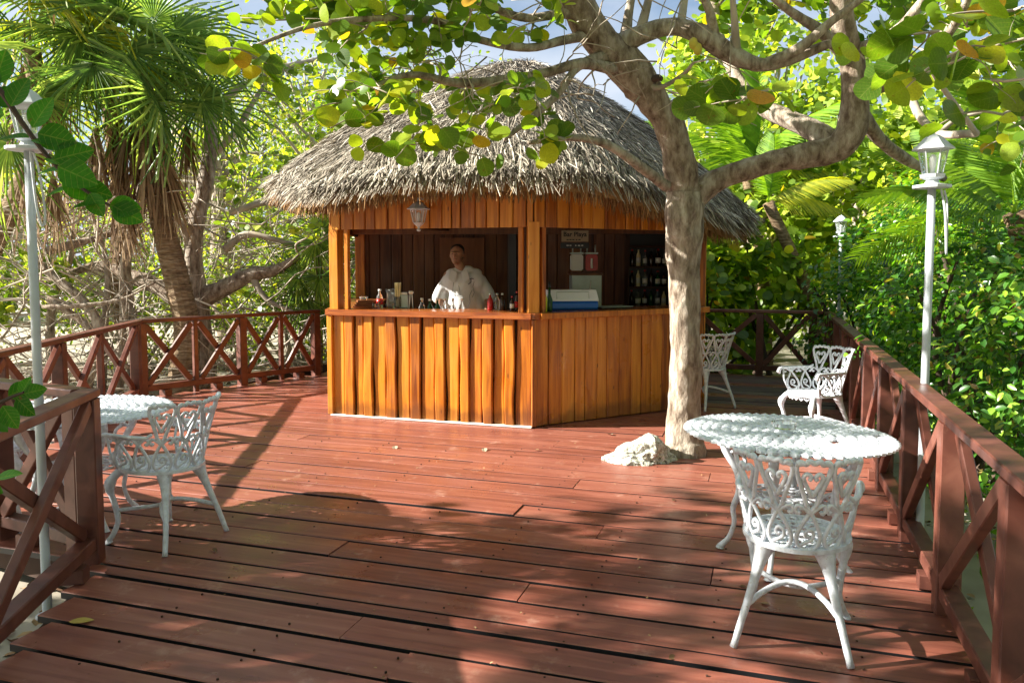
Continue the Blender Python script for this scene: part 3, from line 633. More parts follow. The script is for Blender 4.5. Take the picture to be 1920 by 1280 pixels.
# ------------------------------------------------------------------ garden chairs and tables
def chair_surface(phi, h):
    r = .205+.20*h+(.05*h*h)
    x = r*math.sin(phi); y = -r*math.cos(phi)
    if abs(phi) > PI/2: y = r*(abs(phi)-PI/2)*1.35; x = math.copysign(r*(1+.03*(abs(phi)-PI/2)), phi)
    if h > .2: y -= (h-.2)*.12
    return Vector((x, y, .445+h))
def chair(label, loc, rz):
    t = thing('garden_chair', label, 'chair', loc, 'white cast iron garden chairs', rz)
    PW = math.radians(30)
    back = MB(); arm = {-1: MB(), 1: MB()}
    def strand(mb_, c, h0, hs, pts, r, wid=1.0, flare=0):
        Q = spline([(x, y) for x, y in pts], 4)
        mb_.tube([chair_surface(c+x*PW*wid, h0+y*hs) for x, y in Q], r*1.22, 6)
    for k in range(8):
        c = (k-3.5)*PW; mbx = back if 2 <= k <= 5 else arm[-1 if k < 2 else 1]
        for m in (1, -1):
            strand(mbx, c, 0, .2, [(0,.0),(m*.24,.03),(m*.40,.17),(m*.38,.36),(m*.2,.6),(m*.03,.80),(m*-.14,.98)] if m > 0 else [(0,.0),(m*.24,.03),(m*.40,.17),(m*.38,.36),(m*.2,.6),(m*.03,.80),(m*-.14,.98)], .0075)
            strand(mbx, c, 0, .2, [(m*.02,.80),(m*.22,.92),(m*.40,.97),(m*.47,.88),(m*.40,.80),(m*.32,.84)], .007)
        strand(mbx, c, 0, .2, [(-.30,.08),(-.08,.16),(.13,.24),(.15,.38),(.0,.44),(-.12,.36),(-.06,.28),(.02,.32)], .0065)
    for k in range(4):
        c = (k-1.5)*PW
        for m in (1, -1):
            strand(back, c, .2, .175, [(m*.14,-.06),(m*.22,.2),(m*.34,.5),(m*.44,.8),(m*.43,.98),(m*.3,1.03)], .0085)
            strand(back, c, .2, .175, [(0,.18),(m*.12,.38),(m*.24,.58),(m*.26,.70),(m*.16,.78),(m*.06,.70),(m*.10,.62)], .0075)
        strand(back, c, .2, .175, [(-.44,.98),(-.36,1.07),(-.22,1.02),(-.14,1.10),(0,1.05),(.14,1.10),(.22,1.02),(.36,1.07),(.44,.98)], .0095)
    ob('backrest', back, M['white'], t, True, True)
    for m in (-1, 1):
        P_ = [chair_surface(m*x, .2) for x in np.linspace(math.radians(56), math.radians(121), 10)]
        P_[0].z += .02
        e = P_[-1].copy(); P_ += [e+Vector((m*.004,.02,-.01)), e+Vector((m*.006,.03,-.035)), e+Vector((m*.004,.015,-.05))]
        a_ = arm[m]; a_.tube(P_, [.009]+[.0125]*9+[.018,.020,.012], 6)
        v0 = chair_surface(m*math.radians(118), 0); v1 = chair_surface(m*math.radians(119), .19); a_.tube([v0, (v0+v1)/2+Vector((0,.02,0)), v1], .008, 5)
        ob('armrest', a_, M['white'], t, True, True)
    s = MB(); zs = .437                                  # perforated round seat
    n = 40
    def ring(r, w, y0=0, sy=1.0, z=zs, hh=.005):
        vs = []; 
        for rr, z_ in ((r-w/2, z-hh), (r-w/2, z+hh), (r+w/2, z+hh), (r+w/2, z-hh)):
            for i in range(n): a = 2*PI*i/n; vs.append((rr*math.cos(a), rr*math.sin(a)*sy+y0, z_))
        fs = [(j*n+i, j*n+(i+1) % n, ((j+1) % 4)*n+(i+1) % n, ((j+1) % 4)*n+i) for j in range(4) for i in range(n)]
        s.add(vs, fs)
    ring(.213, .024, .02, 1.08, zs, .009); ring(.150, .012, .02, 1.05); ring(.085, .012, .02); ring(.03, .03, .02)
    for i in range(18):
        a = 2*PI*i/18
        def pt(r, da): return Vector((r*math.cos(a+da), r*math.sin(a+da)*1.05+.02, zs))
        s.tube([pt(.085,0), pt(.105,.14), pt(.13,.12), pt(.15,0), pt(.13,-.12), pt(.105,-.14), pt(.085,0)], .006, 4)
        s.tube([pt(.15,0), pt(.17,.13), pt(.195,.12), pt(.212,0), pt(.195,-.12), pt(.17,-.13), pt(.15,0)], .0065, 4)
        if i % 2 == 0: s.tube([pt(.03,0), pt(.085,0)], .007, 4)
        s.tube([pt(.09,.17), pt(.12,.10), pt(.15,.17)], .006, 4); s.tube([pt(.15,.17), pt(.18,.05), pt(.21,.17)], .006, 4)
    ob('seat', s, M['white'], t, False, True)
    ap = MB()                                            # lacy apron under the front edge
    for k in range(7):
        a = math.radians(48+14*k); b2 = a+math.radians(14); q = lambda g, z: Vector((.205*math.cos(g), .02+.215*math.sin(g), z))
        ap.tube([q(a,.432), q(a+.05,.405), q((a+b2)/2,.392), q(b2-.05,.405), q(b2,.432)], .006, 4); ap.tube([q((a+b2)/2,.392), q((a+b2)/2,.43)], .006, 4)
    ob('apron', ap, M['white'], t, True, True)
    for m in (-1, 1):
        L = MB(); top = Vector((m*.115, -.125, .432))      # rear leg, flat and broad at the top
        L.tube(spline([(m*.115,-.125,.435), (m*.135,-.150,.36), (m*.165,-.185,.24), (m*.197,-.215,.12), (m*.228,-.238,.0)], 4), [.045,.043,.040,.034,.028,.024,.021,.019,.018,.017,.016,.016,.015,.015,.015,.014,.016], 8)
        ob('leg', L, M['white'], t, True, True)
        L = MB()                                           # cabriole front leg
        L.tube(spline([(m*.150,.150,.432), (m*.185,.19,.395), (m*.205,.215,.33), (m*.190,.195,.23), (m*.180,.185,.13), (m*.200,.205,.05), (m*.215,.225,.018), (m*.213,.222,.0)], 4), [.026]*3+[.024]*3+[.030,.032,.028,.024]+[.017]*6+[.015]*6+[.014]*3+[.018,.022,.023,.022], 8)
        ob('leg', L, M['white'], t, True, True)
    S = MB(); S.tube(spline([(-.180,-.196,.175), (-.12,-.10,.205), (-.04,-.02,.225), (.04,-.02,.225), (.12,-.10,.205), (.180,-.196,.175)], 5), [.013]*26, 6)
    ob('stretcher', S, M['white'], t, True, True)
    S = MB(); S.tube(spline([(-.182,.186,.19), (-.11,.08,.2), (-.04,.015,.205), (.04,.015,.205), (.11,.08,.2), (.182,.186,.19)], 5), [.012]*26, 6)
    ob('stretcher', S, M['white'], t, True, True)
    return t
def face_rz(f): return math.atan2(-f[0], f[1])
c1 = chair('white cast iron chair in the right foreground, tucked under the near round table', (1.235, 3.36, 0), face_rz((.38,.925)))
copy_tree(c1, (-2.03, 4.55, 0), face_rz((-.905,.42)), 'white cast iron chair facing the left table, just inside the dark lower left railing')
copy_tree(c1, (-3.33, 4.98, 0), face_rz((.96,.25)), 'white cast iron chair at the left picture edge, across the left table, mostly hidden')
copy_tree(c1, (2.74, 7.05, 0), face_rz((-.95,-.33)), 'white cast iron chair side-on by the right railing, beyond the near round table')
copy_tree(c1, (2.16, 8.75, 0), face_rz((-.5,.86)), 'white cast iron chair partly hidden behind the grey tree trunk')
def table(label, loc, rz, tilt=0):
    t = thing('garden_table', label, 'table', loc, 'round white cast iron tables', rz)
    t.rotation_euler = (0, tilt, rz)
    top = MB(); R = .55; H = .70
    def petal(r, a, w, l, z, tw=0):
        """domed lozenge, pointing outward"""
        c = Vector((r*math.cos(a), r*math.sin(a), z)); ra = Vector((math.cos(a+tw), math.sin(a+tw), 0)); ta = Vector((-ra.y, ra.x, 0))
        rim = [c+ra*l*.5, c+ra*l*.25+ta*w*.45, c-ra*l*.2+ta*w*.5, c-ra*l*.5, c-ra*l*.2-ta*w*.5, c+ra*l*.25-ta*w*.45]
        low = [p-Vector((0,0,.012)) for p in rim]
        top.add(rim+[c+Vector((0,0,.011))]+low, [(i,(i+1) % 6,6) for i in range(6)]+[(i+7,(i+1) % 6+7,(i+1) % 6,i) for i in range(6)]+[(12,11,10,9,8,7)])
    radii = [.05, .105, .16, .215, .27, .325, .375, .425, .475, .522]
    for j, r in enumerate(radii):
        n = max(6, int(2*PI*r/.052))
        if j == len(radii)-1: n = 64
        for i in range(n):
            if j < 9 and random.random() < .03: continue
            petal(r, 2*PI*(i+.5*(j % 2))/n, 2*PI*r/n*.93, .058, H+random.uniform(-.001,.001), .25 if j % 2 else -.25)
    top.lathe((0,0,0), [(.035,H-.004),(.04,H+.008),(.02,H+.012)], 10)
    for r in (.078, .19, .30, .41, .515):              # webs that hold the petals together
        top.tube([(r*math.cos(2*PI*i/48), r*math.sin(2*PI*i/48), H-.007) for i in range(49)], .006, 4)
    for i in range(8):
        a = 2*PI*i/8; top.tube([(.04*math.cos(a), .04*math.sin(a), H-.01), (.54*math.cos(a), .54*math.sin(a), H-.01)], .007, 4)
    ob('tabletop', top, M['white'], t, False, True)
    skirt = MB()
    for i in range(30):
        a0 = 2*PI*i/30; a1 = 2*PI*(i+1)/30; r = .30; q = lambda a, z: Vector((r*math.cos(a), r*math.sin(a), z))
        skirt.tube([q(a0,.695), q(a0*.7+a1*.3,.665), q((a0+a1)/2,.655), q(a0*.3+a1*.7,.665), q(a1,.695)], .006, 4)
    ob('apron', skirt, M['white'], t, True, True)
    for k in range(4):
        a = PI/2*k+PI/4; L = MB(); ca, sa = math.cos(a), math.sin(a)
        prof = [(.27,.69), (.335,.64), (.33,.56), (.265,.45), (.245,.34), (.275,.24), (.265,.16), (.29,.07), (.335,.012), (.34,.0)]
        rr = [.026,.03,.024,.018,.020,.016,.014,.014,.018,.024]
        Q = spline([(r*ca, r*sa, z, w) for (r, z), w in zip(prof, rr)], 4)
        L.tube([q[:3] for q in Q], [q[3] for q in Q], 8)
        for zz, ro in ((.60,.29),(.52,.25),(.36,.215)):                   # leafy brackets
            L.tube(spline([((ro+.04)*ca, (ro+.04)*sa, zz+.05), ((ro-.02)*ca, (ro-.02)*sa, zz+.02), ((ro-.03)*ca, (ro-.03)*sa, zz-.03), ((ro+.02)*ca, (ro+.02)*sa, zz-.05)], 3), .011, 5)
        ob('leg', L, M['white'], t, True, True)
    sh = MB()
    for r in (.05,.11,.17,.225):
        sh.tube([(r*math.cos(2*PI*i/32), r*math.sin(2*PI*i/32), .35) for i in range(33)], .009, 5)
    for i in range(16):
        a = 2*PI*i/16; sh.tube([(.05*math.cos(a), .05*math.sin(a), .35), (.13*math.cos(a+.15), .13*math.sin(a+.15), .35), (.225*math.cos(a), .225*math.sin(a), .35)], .008, 4)
    ob('shelf', sh, M['white'], t, True, True)
    return t
table('round white cast iron table in sun and shade beside the right railing', (1.47, 4.2, 0), .26, math.radians(1.6))
t2 = table('round white cast iron table in bright sun at the left edge behind the dark railing', (-2.70, 4.86, 0), .1)
# ashtray on the right table
q = G(1470, 803, .72)
t = thing('ashtray', 'small clear glass ashtray in the middle of the right table', 'ashtray', (q.x, q.y, .722))
ob('bowl', MB().lathe((0,0,0), [(.048,0),(.062,.004),(.068,.032),(.058,.032),(.050,.010),(.01,.008)], 16), M['clear'], t, True, True)

# ------------------------------------------------------------------ rock
mb = MB(); bm = bmesh.new(); bmesh.ops.create_icosphere(bm, subdivisions=5, radius=1)
rc = G(1205, 872); rc.y += .16
for v_ in bm.verts:
    p = v_.co.copy(); nrm_ = noise.fractal(p*1.7+Vector((3,1,7)), 1.0, 2.1, 5)*.28+noise.fractal(p*5+Vector((9,1,2)), 1, 2, 3)*.07
    p *= 1+nrm_; x = p.x
    p.x *= .30; p.y *= .17; p.z *= .19*(1.05+.55*x) if x < .3 else .19*1.2*(1-.25*(x-.3))
    v_.co = p+rc+Vector((0,0,-.02))
me = bpy.data.meshes.new('rock'); bm.to_mesh(me); bm.free()
tag(ob('rock', me, M['rock'], smooth=True), 'rugged white coral rock lying on the deck against the tree foot', 'rock')

# ------------------------------------------------------------------ foliage machinery
def leaf_round(n=10, cup=.10):
    """unit sea grape leaf, stalk at origin, blade towards +x"""
    V = [(0,0,0)]; 
    for i in range(n):
        a = 2*PI*(i+.5)/n; r = .5*(1+.05*math.cos(3*a+.8)+.025*math.sin(5*a)-.06*(abs(a) < .5 or a > 5.8)); x = .5-r*math.cos(a)*1.0; y = r*math.sin(a)*1.06
        V.append((x, y, cup*abs(y)*1.2-.10*x*x))
    V.append((.5, 0, -.03)); c = len(V)-1
    F = [(c, 1+i, 1+(i+1) % n) for i in range(n)]
    return np.array(V[1:]), np.array(F)-1
def leaf_oval(cup=.18):
    V = [(0,0,0),(.3,.24,.24*cup*2),(.68,.25,.25*cup*2-.03),(1,0,-.10),(.68,-.25,.25*cup*2-.03),(.3,-.24,.24*cup*2),(.5,0,0)]
    return np.array(V, float), np.array([(6,0,1),(6,1,2),(6,2,3),(6,3,4),(6,4,5),(6,5,0)])
ROUND = leaf_round(15); OVAL = leaf_oval(); ROUND6 = leaf_round(6)
VEINED = {}
def rot_from(nrm, tan):
    z = nrm/np.linalg.norm(nrm, axis=1, keepdims=True); x = tan-(tan*z).sum(1, keepdims=True)*z; x /= np.linalg.norm(x, axis=1, keepdims=True)+1e-9
    y = np.cross(z, x); return np.stack([x, y, z], 2)
def leaves(root, locs, nrm, tan, size, base, mat, nobj=300, minpx=10, name='leaf', stuffname='foliage'):
    """largest leaves in view become objects, the rest one mesh"""
    locs = np.asarray(locs); R = rot_from(np.asarray(nrm), np.asarray(tan)); size = np.asarray(size)
    sx, sy, d = screen(locs); spx = size*FPX/d
    ok = (sx > -10) & (sx < 1930) & (sy > -10) & (sy < 1290) & (spx >= minpx) & (locs[:, 1] > .3)
    idx = np.where(ok)[0]; idx = idx[np.argsort(-spx[idx])][:nobj]; sel = np.zeros(len(locs), bool); sel[idx] = True
    if len(idx):
        me = bpy.data.meshes.new(name); me.from_pydata(base[0].tolist(), [], base[1].tolist())
        vk = mat.name+'_veined'
        if 'args' in mat and vk not in VEINED: a_ = eval(mat['args']); VEINED[vk] = leafmat(vk, a_[0], a_[1], a_[2], a_[3], a_[4], True)
        me.materials.append(VEINED.get(vk, mat))
        me.polygons.foreach_set('use_smooth', [True]*len(me.polygons))
        rl_ = np.array(root.location)
        for i in idx:
            o = bpy.data.objects.new(name, me); COL.objects.link(o); o.parent = root
            m = np.eye(4); m[:3, :3] = R[i]*size[i]; m[:3, 3] = locs[i]-rl_
            o.matrix_local = Matrix(m.tolist())
    r = ~sel
    if r.sum():
        V = np.einsum('nij,kj->nki', R[r]*size[r][:, None, None], base[0])+locs[r][:, None, :]
        k = len(base[0]); F = base[1][None]+k*np.arange(r.sum())[:, None, None]
        o = bulk(stuffname, V.reshape(-1, 3), F.reshape(-1, base[1].shape[1]), mat, root, True); tag(o, kind='stuff')
class Canopy:
    """twigs with leaves hung on the limbs of one tree"""
    def __init__(s): s.L = []; s.N = []; s.T = []; s.S = []; s.tw = MB(); s.limb = []
    def leaf(s, p, n, t, sz): s.L.append(tuple(p)); s.N.append(tuple(n)); s.T.append(tuple(t)); s.S.append(sz)
    def twig(s, p0, dirv, length, nl, sz, rad=.006, droop=.35, up=.75):
        p = Vector(p0); d = Vector(dirv).normalized(); pts = [p.copy()]; seg = 6
        for k in range(seg):
            d = (d+Vector((random.gauss(0,.16), random.gauss(0,.16), random.gauss(0,.12)-droop/seg))).normalized(); p = p+d*length/seg; pts.append(p.copy())
        s.tw.tube(pts, [rad*(1-.6*i/seg) for i in range(seg+1)], 4)
        for k in range(nl):
            f = .15+.85*(k+random.random()*.5)/nl; i = min(seg-1, int(f*seg)); q = pts[i].lerp(pts[i+1], f*seg-i); dd = (pts[i+1]-pts[i]).normalized()
            side = dd.cross(Vector((0,0,1))); 
            if side.length < .1: side = Vector((1,0,0))
            side.normalize(); sg = 1 if k % 2 else -1
            t = (side*sg*.9+dd*.5+Vector((random.gauss(0,.3), random.gauss(0,.3), random.gauss(-.1,.35)))).normalized()
            n = Vector((random.gauss(0,.55), random.gauss(0,.55)-.15, up+random.gauss(0,.35)))
            if random.random() < .35: n = Vector((random.gauss(0,.5), -1+random.gauss(0,.3), random.gauss(.2,.5)))   # hanging, seen flat
            s.leaf(q+t*.02, n, t, sz*random.uniform(.7, 1.2))
    def connect(s, p, r0=.016):
        if not s.limb: return
        p = Vector(p); q = min(s.limb, key=lambda l: (Vector(l[:3])-p).length); a = Vector(q[:3]); L = (p-a).length
        if L < .05: return
        m1 = a.lerp(p, .35)+Vector((random.gauss(0,.08), random.gauss(0,.08), .10))*L; m2 = a.lerp(p, .7)+Vector((random.gauss(0,.06), random.gauss(0,.06), .08))*L
        Q = spline([tuple(a), tuple(m1), tuple(m2), tuple(p)], 5); n = len(Q); r = min(r0+.008*L, q[3]*.8)
        s.tw.tube([x[:3] for x in Q], [r*(1-.65*i/n) for i in range(n)], 5)
        for x in Q[3::4]: s.limb.append((*x[:3], r*.6))
    def clump(s, p, nt=4, length=.4, nl=7, sz=.13, **k):
        s.connect(p)
        for _ in range(nt):
            d = Vector((random.gauss(0,1), random.gauss(0,1), random.gauss(0,.5))); s.twig(p, d, length*random.uniform(.7,1.3), nl, sz, **k)
    def build(s, root, base, mat, twmat, nobj=300, minpx=10):
        if s.tw.v: tag(ob('twigs', s.tw, twmat, root, True), kind='stuff')
        if s.L: leaves(root, s.L, s.N, s.T, s.S, base, mat, nobj, minpx)
def limb(root, pts, mat, name='limb', rough=.06, n=12, can=None, step=5):
    Q = spline(pts, step); mb_ = MB(); mb_.tube([q[:3] for q in Q], [max(.004, q[3]) for q in Q], n)
    cs = [Vector(q[:3]) for q in Q]
    for i in range(len(mb_.v)):                       # knots and burls
        j = min(i//n, len(cs)-1); p = Vector(mb_.v[i]); off = p-cs[j]; r = off.length
        k = 1+rough*2.2*noise.noise(p*3.1)+rough*1.4*noise.noise(Vector((p.x*13, p.y*13, p.z*4)))+rough*1.6*(.35-abs(noise.noise(Vector((p.x*17+3, p.y*17, p.z*5)))))
        mb_.v[i] = tuple(cs[j]+off*k)
    if can is not None: can.limb += [tuple(q[:4]) for q in Q[2:]]
    return ob(name, mb_, mat, root, True)
def PX(l): return [(*D(px, py, Y), r) for px, py, Y, r in l]

# ------------------------------------------------------------------ the big tree in the deck
tb = G(1283, 852)
tree = thing('sea_grape_tree', 'big forked grey tree growing through the deck in front of the bar', 'tree', tb)
cn = Canopy()
limb(tree, [(tb.x, tb.y, -.32, .175), (tb.x, tb.y, -.02, .172)]+PX([(1282,822,6.57,.150),(1284,760,6.56,.130),(1286,680,6.55,.126),(1284,600,6.54,.127),(1284,520,6.53,.129),(1282,450,6.52,.140),(1281,395,6.5,.165),(1282,362,6.5,.15)]), M['barkgrey'], 'trunk', .085, 44, step=22)
A = [(1284,420,6.52,.135),(1280,360,6.5,.138),(1272,300,6.45,.118),(1252,235,6.4,.118),(1218,180,6.35,.122),(1172,125,6.3,.150),(1125,75,6.2,.135),(1088,20,6.1,.122),(1062,-40,6.0,.11),(1030,-140,5.9,.09)]
limb(tree, PX(A), M['barkbrown'], rough=.09, n=16, can=cn)
limb(tree, PX([(1275,400,6.5,.11),(1300,372,6.5,.11),(1345,338,6.5,.098),(1400,318,6.45,.088),(1480,296,6.4,.094),(1560,283,6.35,.108),(1594,250,6.3,.11),(1603,190,6.3,.098),(1597,120,6.3,.088),(1580,40,6.2,.085),(1575,-60,6.1,.07)]), M['barkbrown'], rough=.09, n=16, can=cn)
limb(tree, PX([(1575,280,6.35,.10),(1530,248,6.5,.085),(1480,225,6.7,.078),(1430,200,6.9,.07),(1390,160,7.1,.055),(1350,75,7.3,.05),(1332,-20,7.5,.04)]), M['barkgrey'], n=12, can=cn)
limb(tree, PX([(1602,170,6.3,.075),(1660,155,6.2,.068),(1730,140,6.1,.06),(1800,105,6,.05),(1900,60,5.8,.035),(1990,40,5.6,.02)]), M['barkbrown'], n=10, can=cn)
limb(tree, PX([(1150,95,6.3,.10),(1195,68,6.2,.075),(1260,50,6.2,.068),(1320,68,6.1,.078),(1370,102,6.1,.07),(1430,122,6,.05),(1490,108,6,.045),(1560,80,5.9,.03)]), M['barkgrey'], n=12, can=cn)
for l in ([(1250,350,6.4,.05),(1200,312,6.2,.04),(1140,272,6.0,.034),(1075,258,5.9,.026),(990,268,5.7,.014)],
          [(1150,100,6.2,.05),(1085,125,6.0,.034),(1045,178,5.9,.030),(992,225,5.8,.024),(945,262,5.7,.012)],
          [(1150,130,6.2,.05),(1090,120,6.0,.042),(1010,140,5.9,.036),(943,150,5.8,.034),(860,156,5.6,.030),(770,140,5.4,.02),(690,165,5.2,.012)],
          [(1090,22,6.1,.05),(1040,28,6,.035),(985,34,5.9,.032),(930,18,5.8,.028),(860,-10,5.7,.02)],
          [(1130,60,6.2,.05),(1060,75,6.0,.035),(990,90,5.8,.03),(900,75,5.6,.028),(820,40,5.4,.024),(700,35,5.1,.02),(580,50,4.9,.015),(470,90,4.7,.01)],
          [(1172,75,6.3,.05),(1178,30,6.3,.035),(1190,-40,6.3,.03)],[(1200,60,6.2,.04),(1216,0,6.2,.03),(1225,-60,6.2,.02)],
          [(1275,52,6.2,.04),(1283,0,6.3,.032),(1290,-60,6.3,.03)],[(1340,75,6.1,.045),(1330,20,6.0,.035),(1300,-40,5.9,.03)],
          [(1200,150,6.3,.04),(1235,165,6.2,.02),(1280,140,6.1,.016),(1300,118,6,.010)],
          [(1615,215,6.35,.06),(1650,262,6.5,.05),(1700,300,6.7,.045),(1770,335,6.9,.03)],
          [(1380,105,6.1,.04),(1378,50,6.0,.028),(1372,-20,5.9,.02)],[(1440,120,6,.05),(1500,90,5.9,.04),(1560,40,5.8,.03),(1640,-20,5.7,.02)],
          [(1730,140,6.1,.05),(1760,90,5.8,.035),(1800,30,5.5,.03),(1830,-40,5.2,.02)],[(1700,150,6.1,.04),(1720,210,5.6,.03),(1760,250,5.0,.025),(1830,250,4.3,.02)],
          [(1598,120,6.3,.06),(1540,60,6.0,.04),(1480,20,5.8,.03),(1420,-30,5.6,.02)],[(1600,100,6.3,.06),(1680,60,6,.045),(1740,-10,5.8,.03)]):
    limb(tree, PX(l), M['twig'] if l[0][3] < .045 else M['barkgrey'], 'branch', .05, 8, can=cn)
limb(tree, PX([(1222,152,6.3,.03),(1232,146,6.15,.026),(1240,148,6.1,.02)]), M['twigdark'], 'stub', .1, 7)
random.seed(64)
for k in range(46):                                # fine bare twigs off the crown
    px = random.uniform(760, 1420); py = random.uniform(-60, 190); p = D(px, py, random.uniform(5.4, 6.4)); cn.connect(p, .007)
    cn.twig(p, (random.gauss(0,1), random.gauss(0,.4), random.gauss(.1,.6)), random.uniform(.3,.7), 0, .1, .006)
def sky_gap(px, py):
    return (820 < px < 1010 and 70 < py < 165) or (1000 < px < 1300 and -40 < py < 260) or (1300 < px < 1420 and 80 < py < 175)
cnt = 0
random.seed(21)
while cnt < 80:
    px = random.uniform(440, 1040); py = random.uniform(-120, 205)
    if sky_gap(px, py) or (px < 640 and py > -60+.75*(px-400)): continue
    cn.clump(D(px, py, random.uniform(5.0, 6.6)), 3, .34, 6, .10); cnt += 1
for px, py, Y, nt, nl in ((790,215,5.0,2,5),(700,165,5.1,2,5),(655,195,5.2,2,4),(905,205,5.4,2,5),(1060,262,5.5,2,6),(865,285,5.3,2,4),(690,285,5.2,1,3),(940,195,5.5,1,3),(1000,275,5.4,1,4),(760,270,5.2,2,4),(905,260,5.4,2,5),(620,240,5.4,1,4),(480,110,4.4,2,6),(410,95,4.2,2,5),(455,120,4.5,2,4)):
    cn.clump(D(px, py, Y), nt, .26, nl, .12)
cnt = 0
while cnt < 46:
    px = random.uniform(1330, 1960); py = random.uniform(-110, 250)
    if sky_gap(px, py) or (px < 1640 and py > 20) or (1650 < px < 1840 and py > 130): continue
    cn.clump(D(px, py, random.uniform(6.4, 7.6) if px < 1720 else random.uniform(4.8, 6.6)), 3, .36, 6, .11); cnt += 1
for px, py, Y, nt, nl, sz in ((1400,185,4.9,2,4,.15),(1345,200,5.0,1,3,.14),(1380,150,4.9,2,4,.14),(1440,170,4.8,2,4,.14),(1330,150,5.2,1,3,.12),(1745,60,3.3,2,5,.12),(1800,95,3.1,2,5,.12),(1860,150,3.0,2,5,.12),(1890,80,3.0,2,5,.12),(1915,220,3.1,2,4,.12),(1880,215,3.3,2,4,.11),(1900,20,3.0,2,5,.12),(1690,90,3.8,2,4,.12),(1620,110,4.4,1,4,.12)):
    cn.clump(D(px, py, Y), nt, .26, nl, sz)
cnt = 0; random.seed(83)
while cnt < 16:
    px = random.uniform(1290, 1620); py = random.uniform(-90, 60)
    cn.clump(D(px, py, random.uniform(6.4, 7.6)), 3, .34, 6, .10); cnt += 1
cn.build(tree, ROUND, M['sea'], M['twig'], 300, 10)
# noni-like yellow fruit
for px, py in ((1300,82),(1308,92)):
    q = D(px, py, 6.0); fr = MB().lathe((0,0,0), [(.008,-.045),(.028,-.03),(.035,0),(.028,.03),(.008,.045)], 10)
    o = ob('fruit', fr, M['yellowp'] if 0 else flat('yellow_fruit', (.55, .45, .05), .5), None, True); o.location = q; setparent(o, tree)

# ------------------------------------------------------------------ twigs close to the camera at the left
def sprig(label, path, leafpx, Y, szpx, name='sprig', seed=3):
    random.seed(seed)
    pts = [D(x, y, Y) for x, y in path]; t = thing(name, label, 'twig', pts[0])
    Q = spline([tuple(p) for p in pts], 6); n = len(Q)
    ob('stem', MB().tube(Q, [.006*(1-.7*i/n)+.0012 for i in range(n)], 6), M['twigdark'], t)
    L = []; Nn = []; T = []; S = []
    for k, (x, y, ang, s, flatn) in enumerate(leafpx):
        p = D(x, y, Y+random.uniform(-.04, .04)); a = math.radians(ang); L.append(tuple(p)); T.append((math.cos(a), random.uniform(-.2, .2), math.sin(a)))
        Nn.append((random.uniform(-.25,.25), -1, .15) if flatn == 1 else (random.uniform(-.2,.2), -.42, 1)); S.append(s*.84*Y/FPX)
    leaves(t, L, Nn, T, S, LEAFN, M['near'], 60, 5)
    return t
def leaf_near():
    V = []; F = []; n = 8
    for i in range(n+1):
        x = i/n; w = .36*math.sin(PI*min(1, x**.85))**.8 if 0 < x < 1 else 0
        for s in (-1, -.5, 0, .5, 1): V.append((x, s*w, .10*abs(s)*w*2-.12*x*x+ (0.0 if s else -.012)))
    for i in range(n):
        for j in range(4): a = i*5+j; F.append((a, a+5, a+6, a+1))
    return np.array(V), np.array(F)
LEAFN = leaf_near()
m = leafmat('near_glossy_leaf', [(0, (.022, .10, .008)), (1, (.05, .19, .012))], .5, (1.0, 1.2, .2), .5, .25)
M['near'] = m
sprig('leafy green twig hanging across the left lamp lantern, closest to the camera', [(-40,130),(0,170),(45,235),(95,300),(150,350),(205,385)],
      [(20,200,65,75,1),(8,215,170,60,1),(60,240,60,80,1),(70,250,-15,85,1),(55,258,190,70,0),(100,300,20,85,1),(92,296,-75,45,0),(108,312,-25,90,1),(60,262,-5,60,0),(120,325,-40,90,1),(125,318,200,70,0),(150,350,-15,70,1),(150,348,210,75,0),(168,362,-60,60,1),(205,385,-5,70,1),(195,380,215,65,0),(210,385,-30,75,1),(-10,160,80,90,1),(-15,190,20,70,1),(-5,170,120,70,1)], 1.75, 80)
sprig('small green sprig poking in at the left edge over the dark railing', [(-60,790),(-20,765),(20,745),(45,735)],
      [(0,745,160,60,1),(15,742,25,60,1),(5,760,-60,60,1),(30,745,-40,62,1),(45,738,15,50,1),(40,740,70,45,1),(-20,765,190,60,1),(-15,770,-50,60,1)], 1.9, 60, seed=5)
sprig('single curled green leaf at the left edge, below the rail', [(-60,930),(-30,910),(-5,895)],
      [(-8,897,22,55,0),(-25,905,-30,45,1)], 1.9, 60, seed=8)

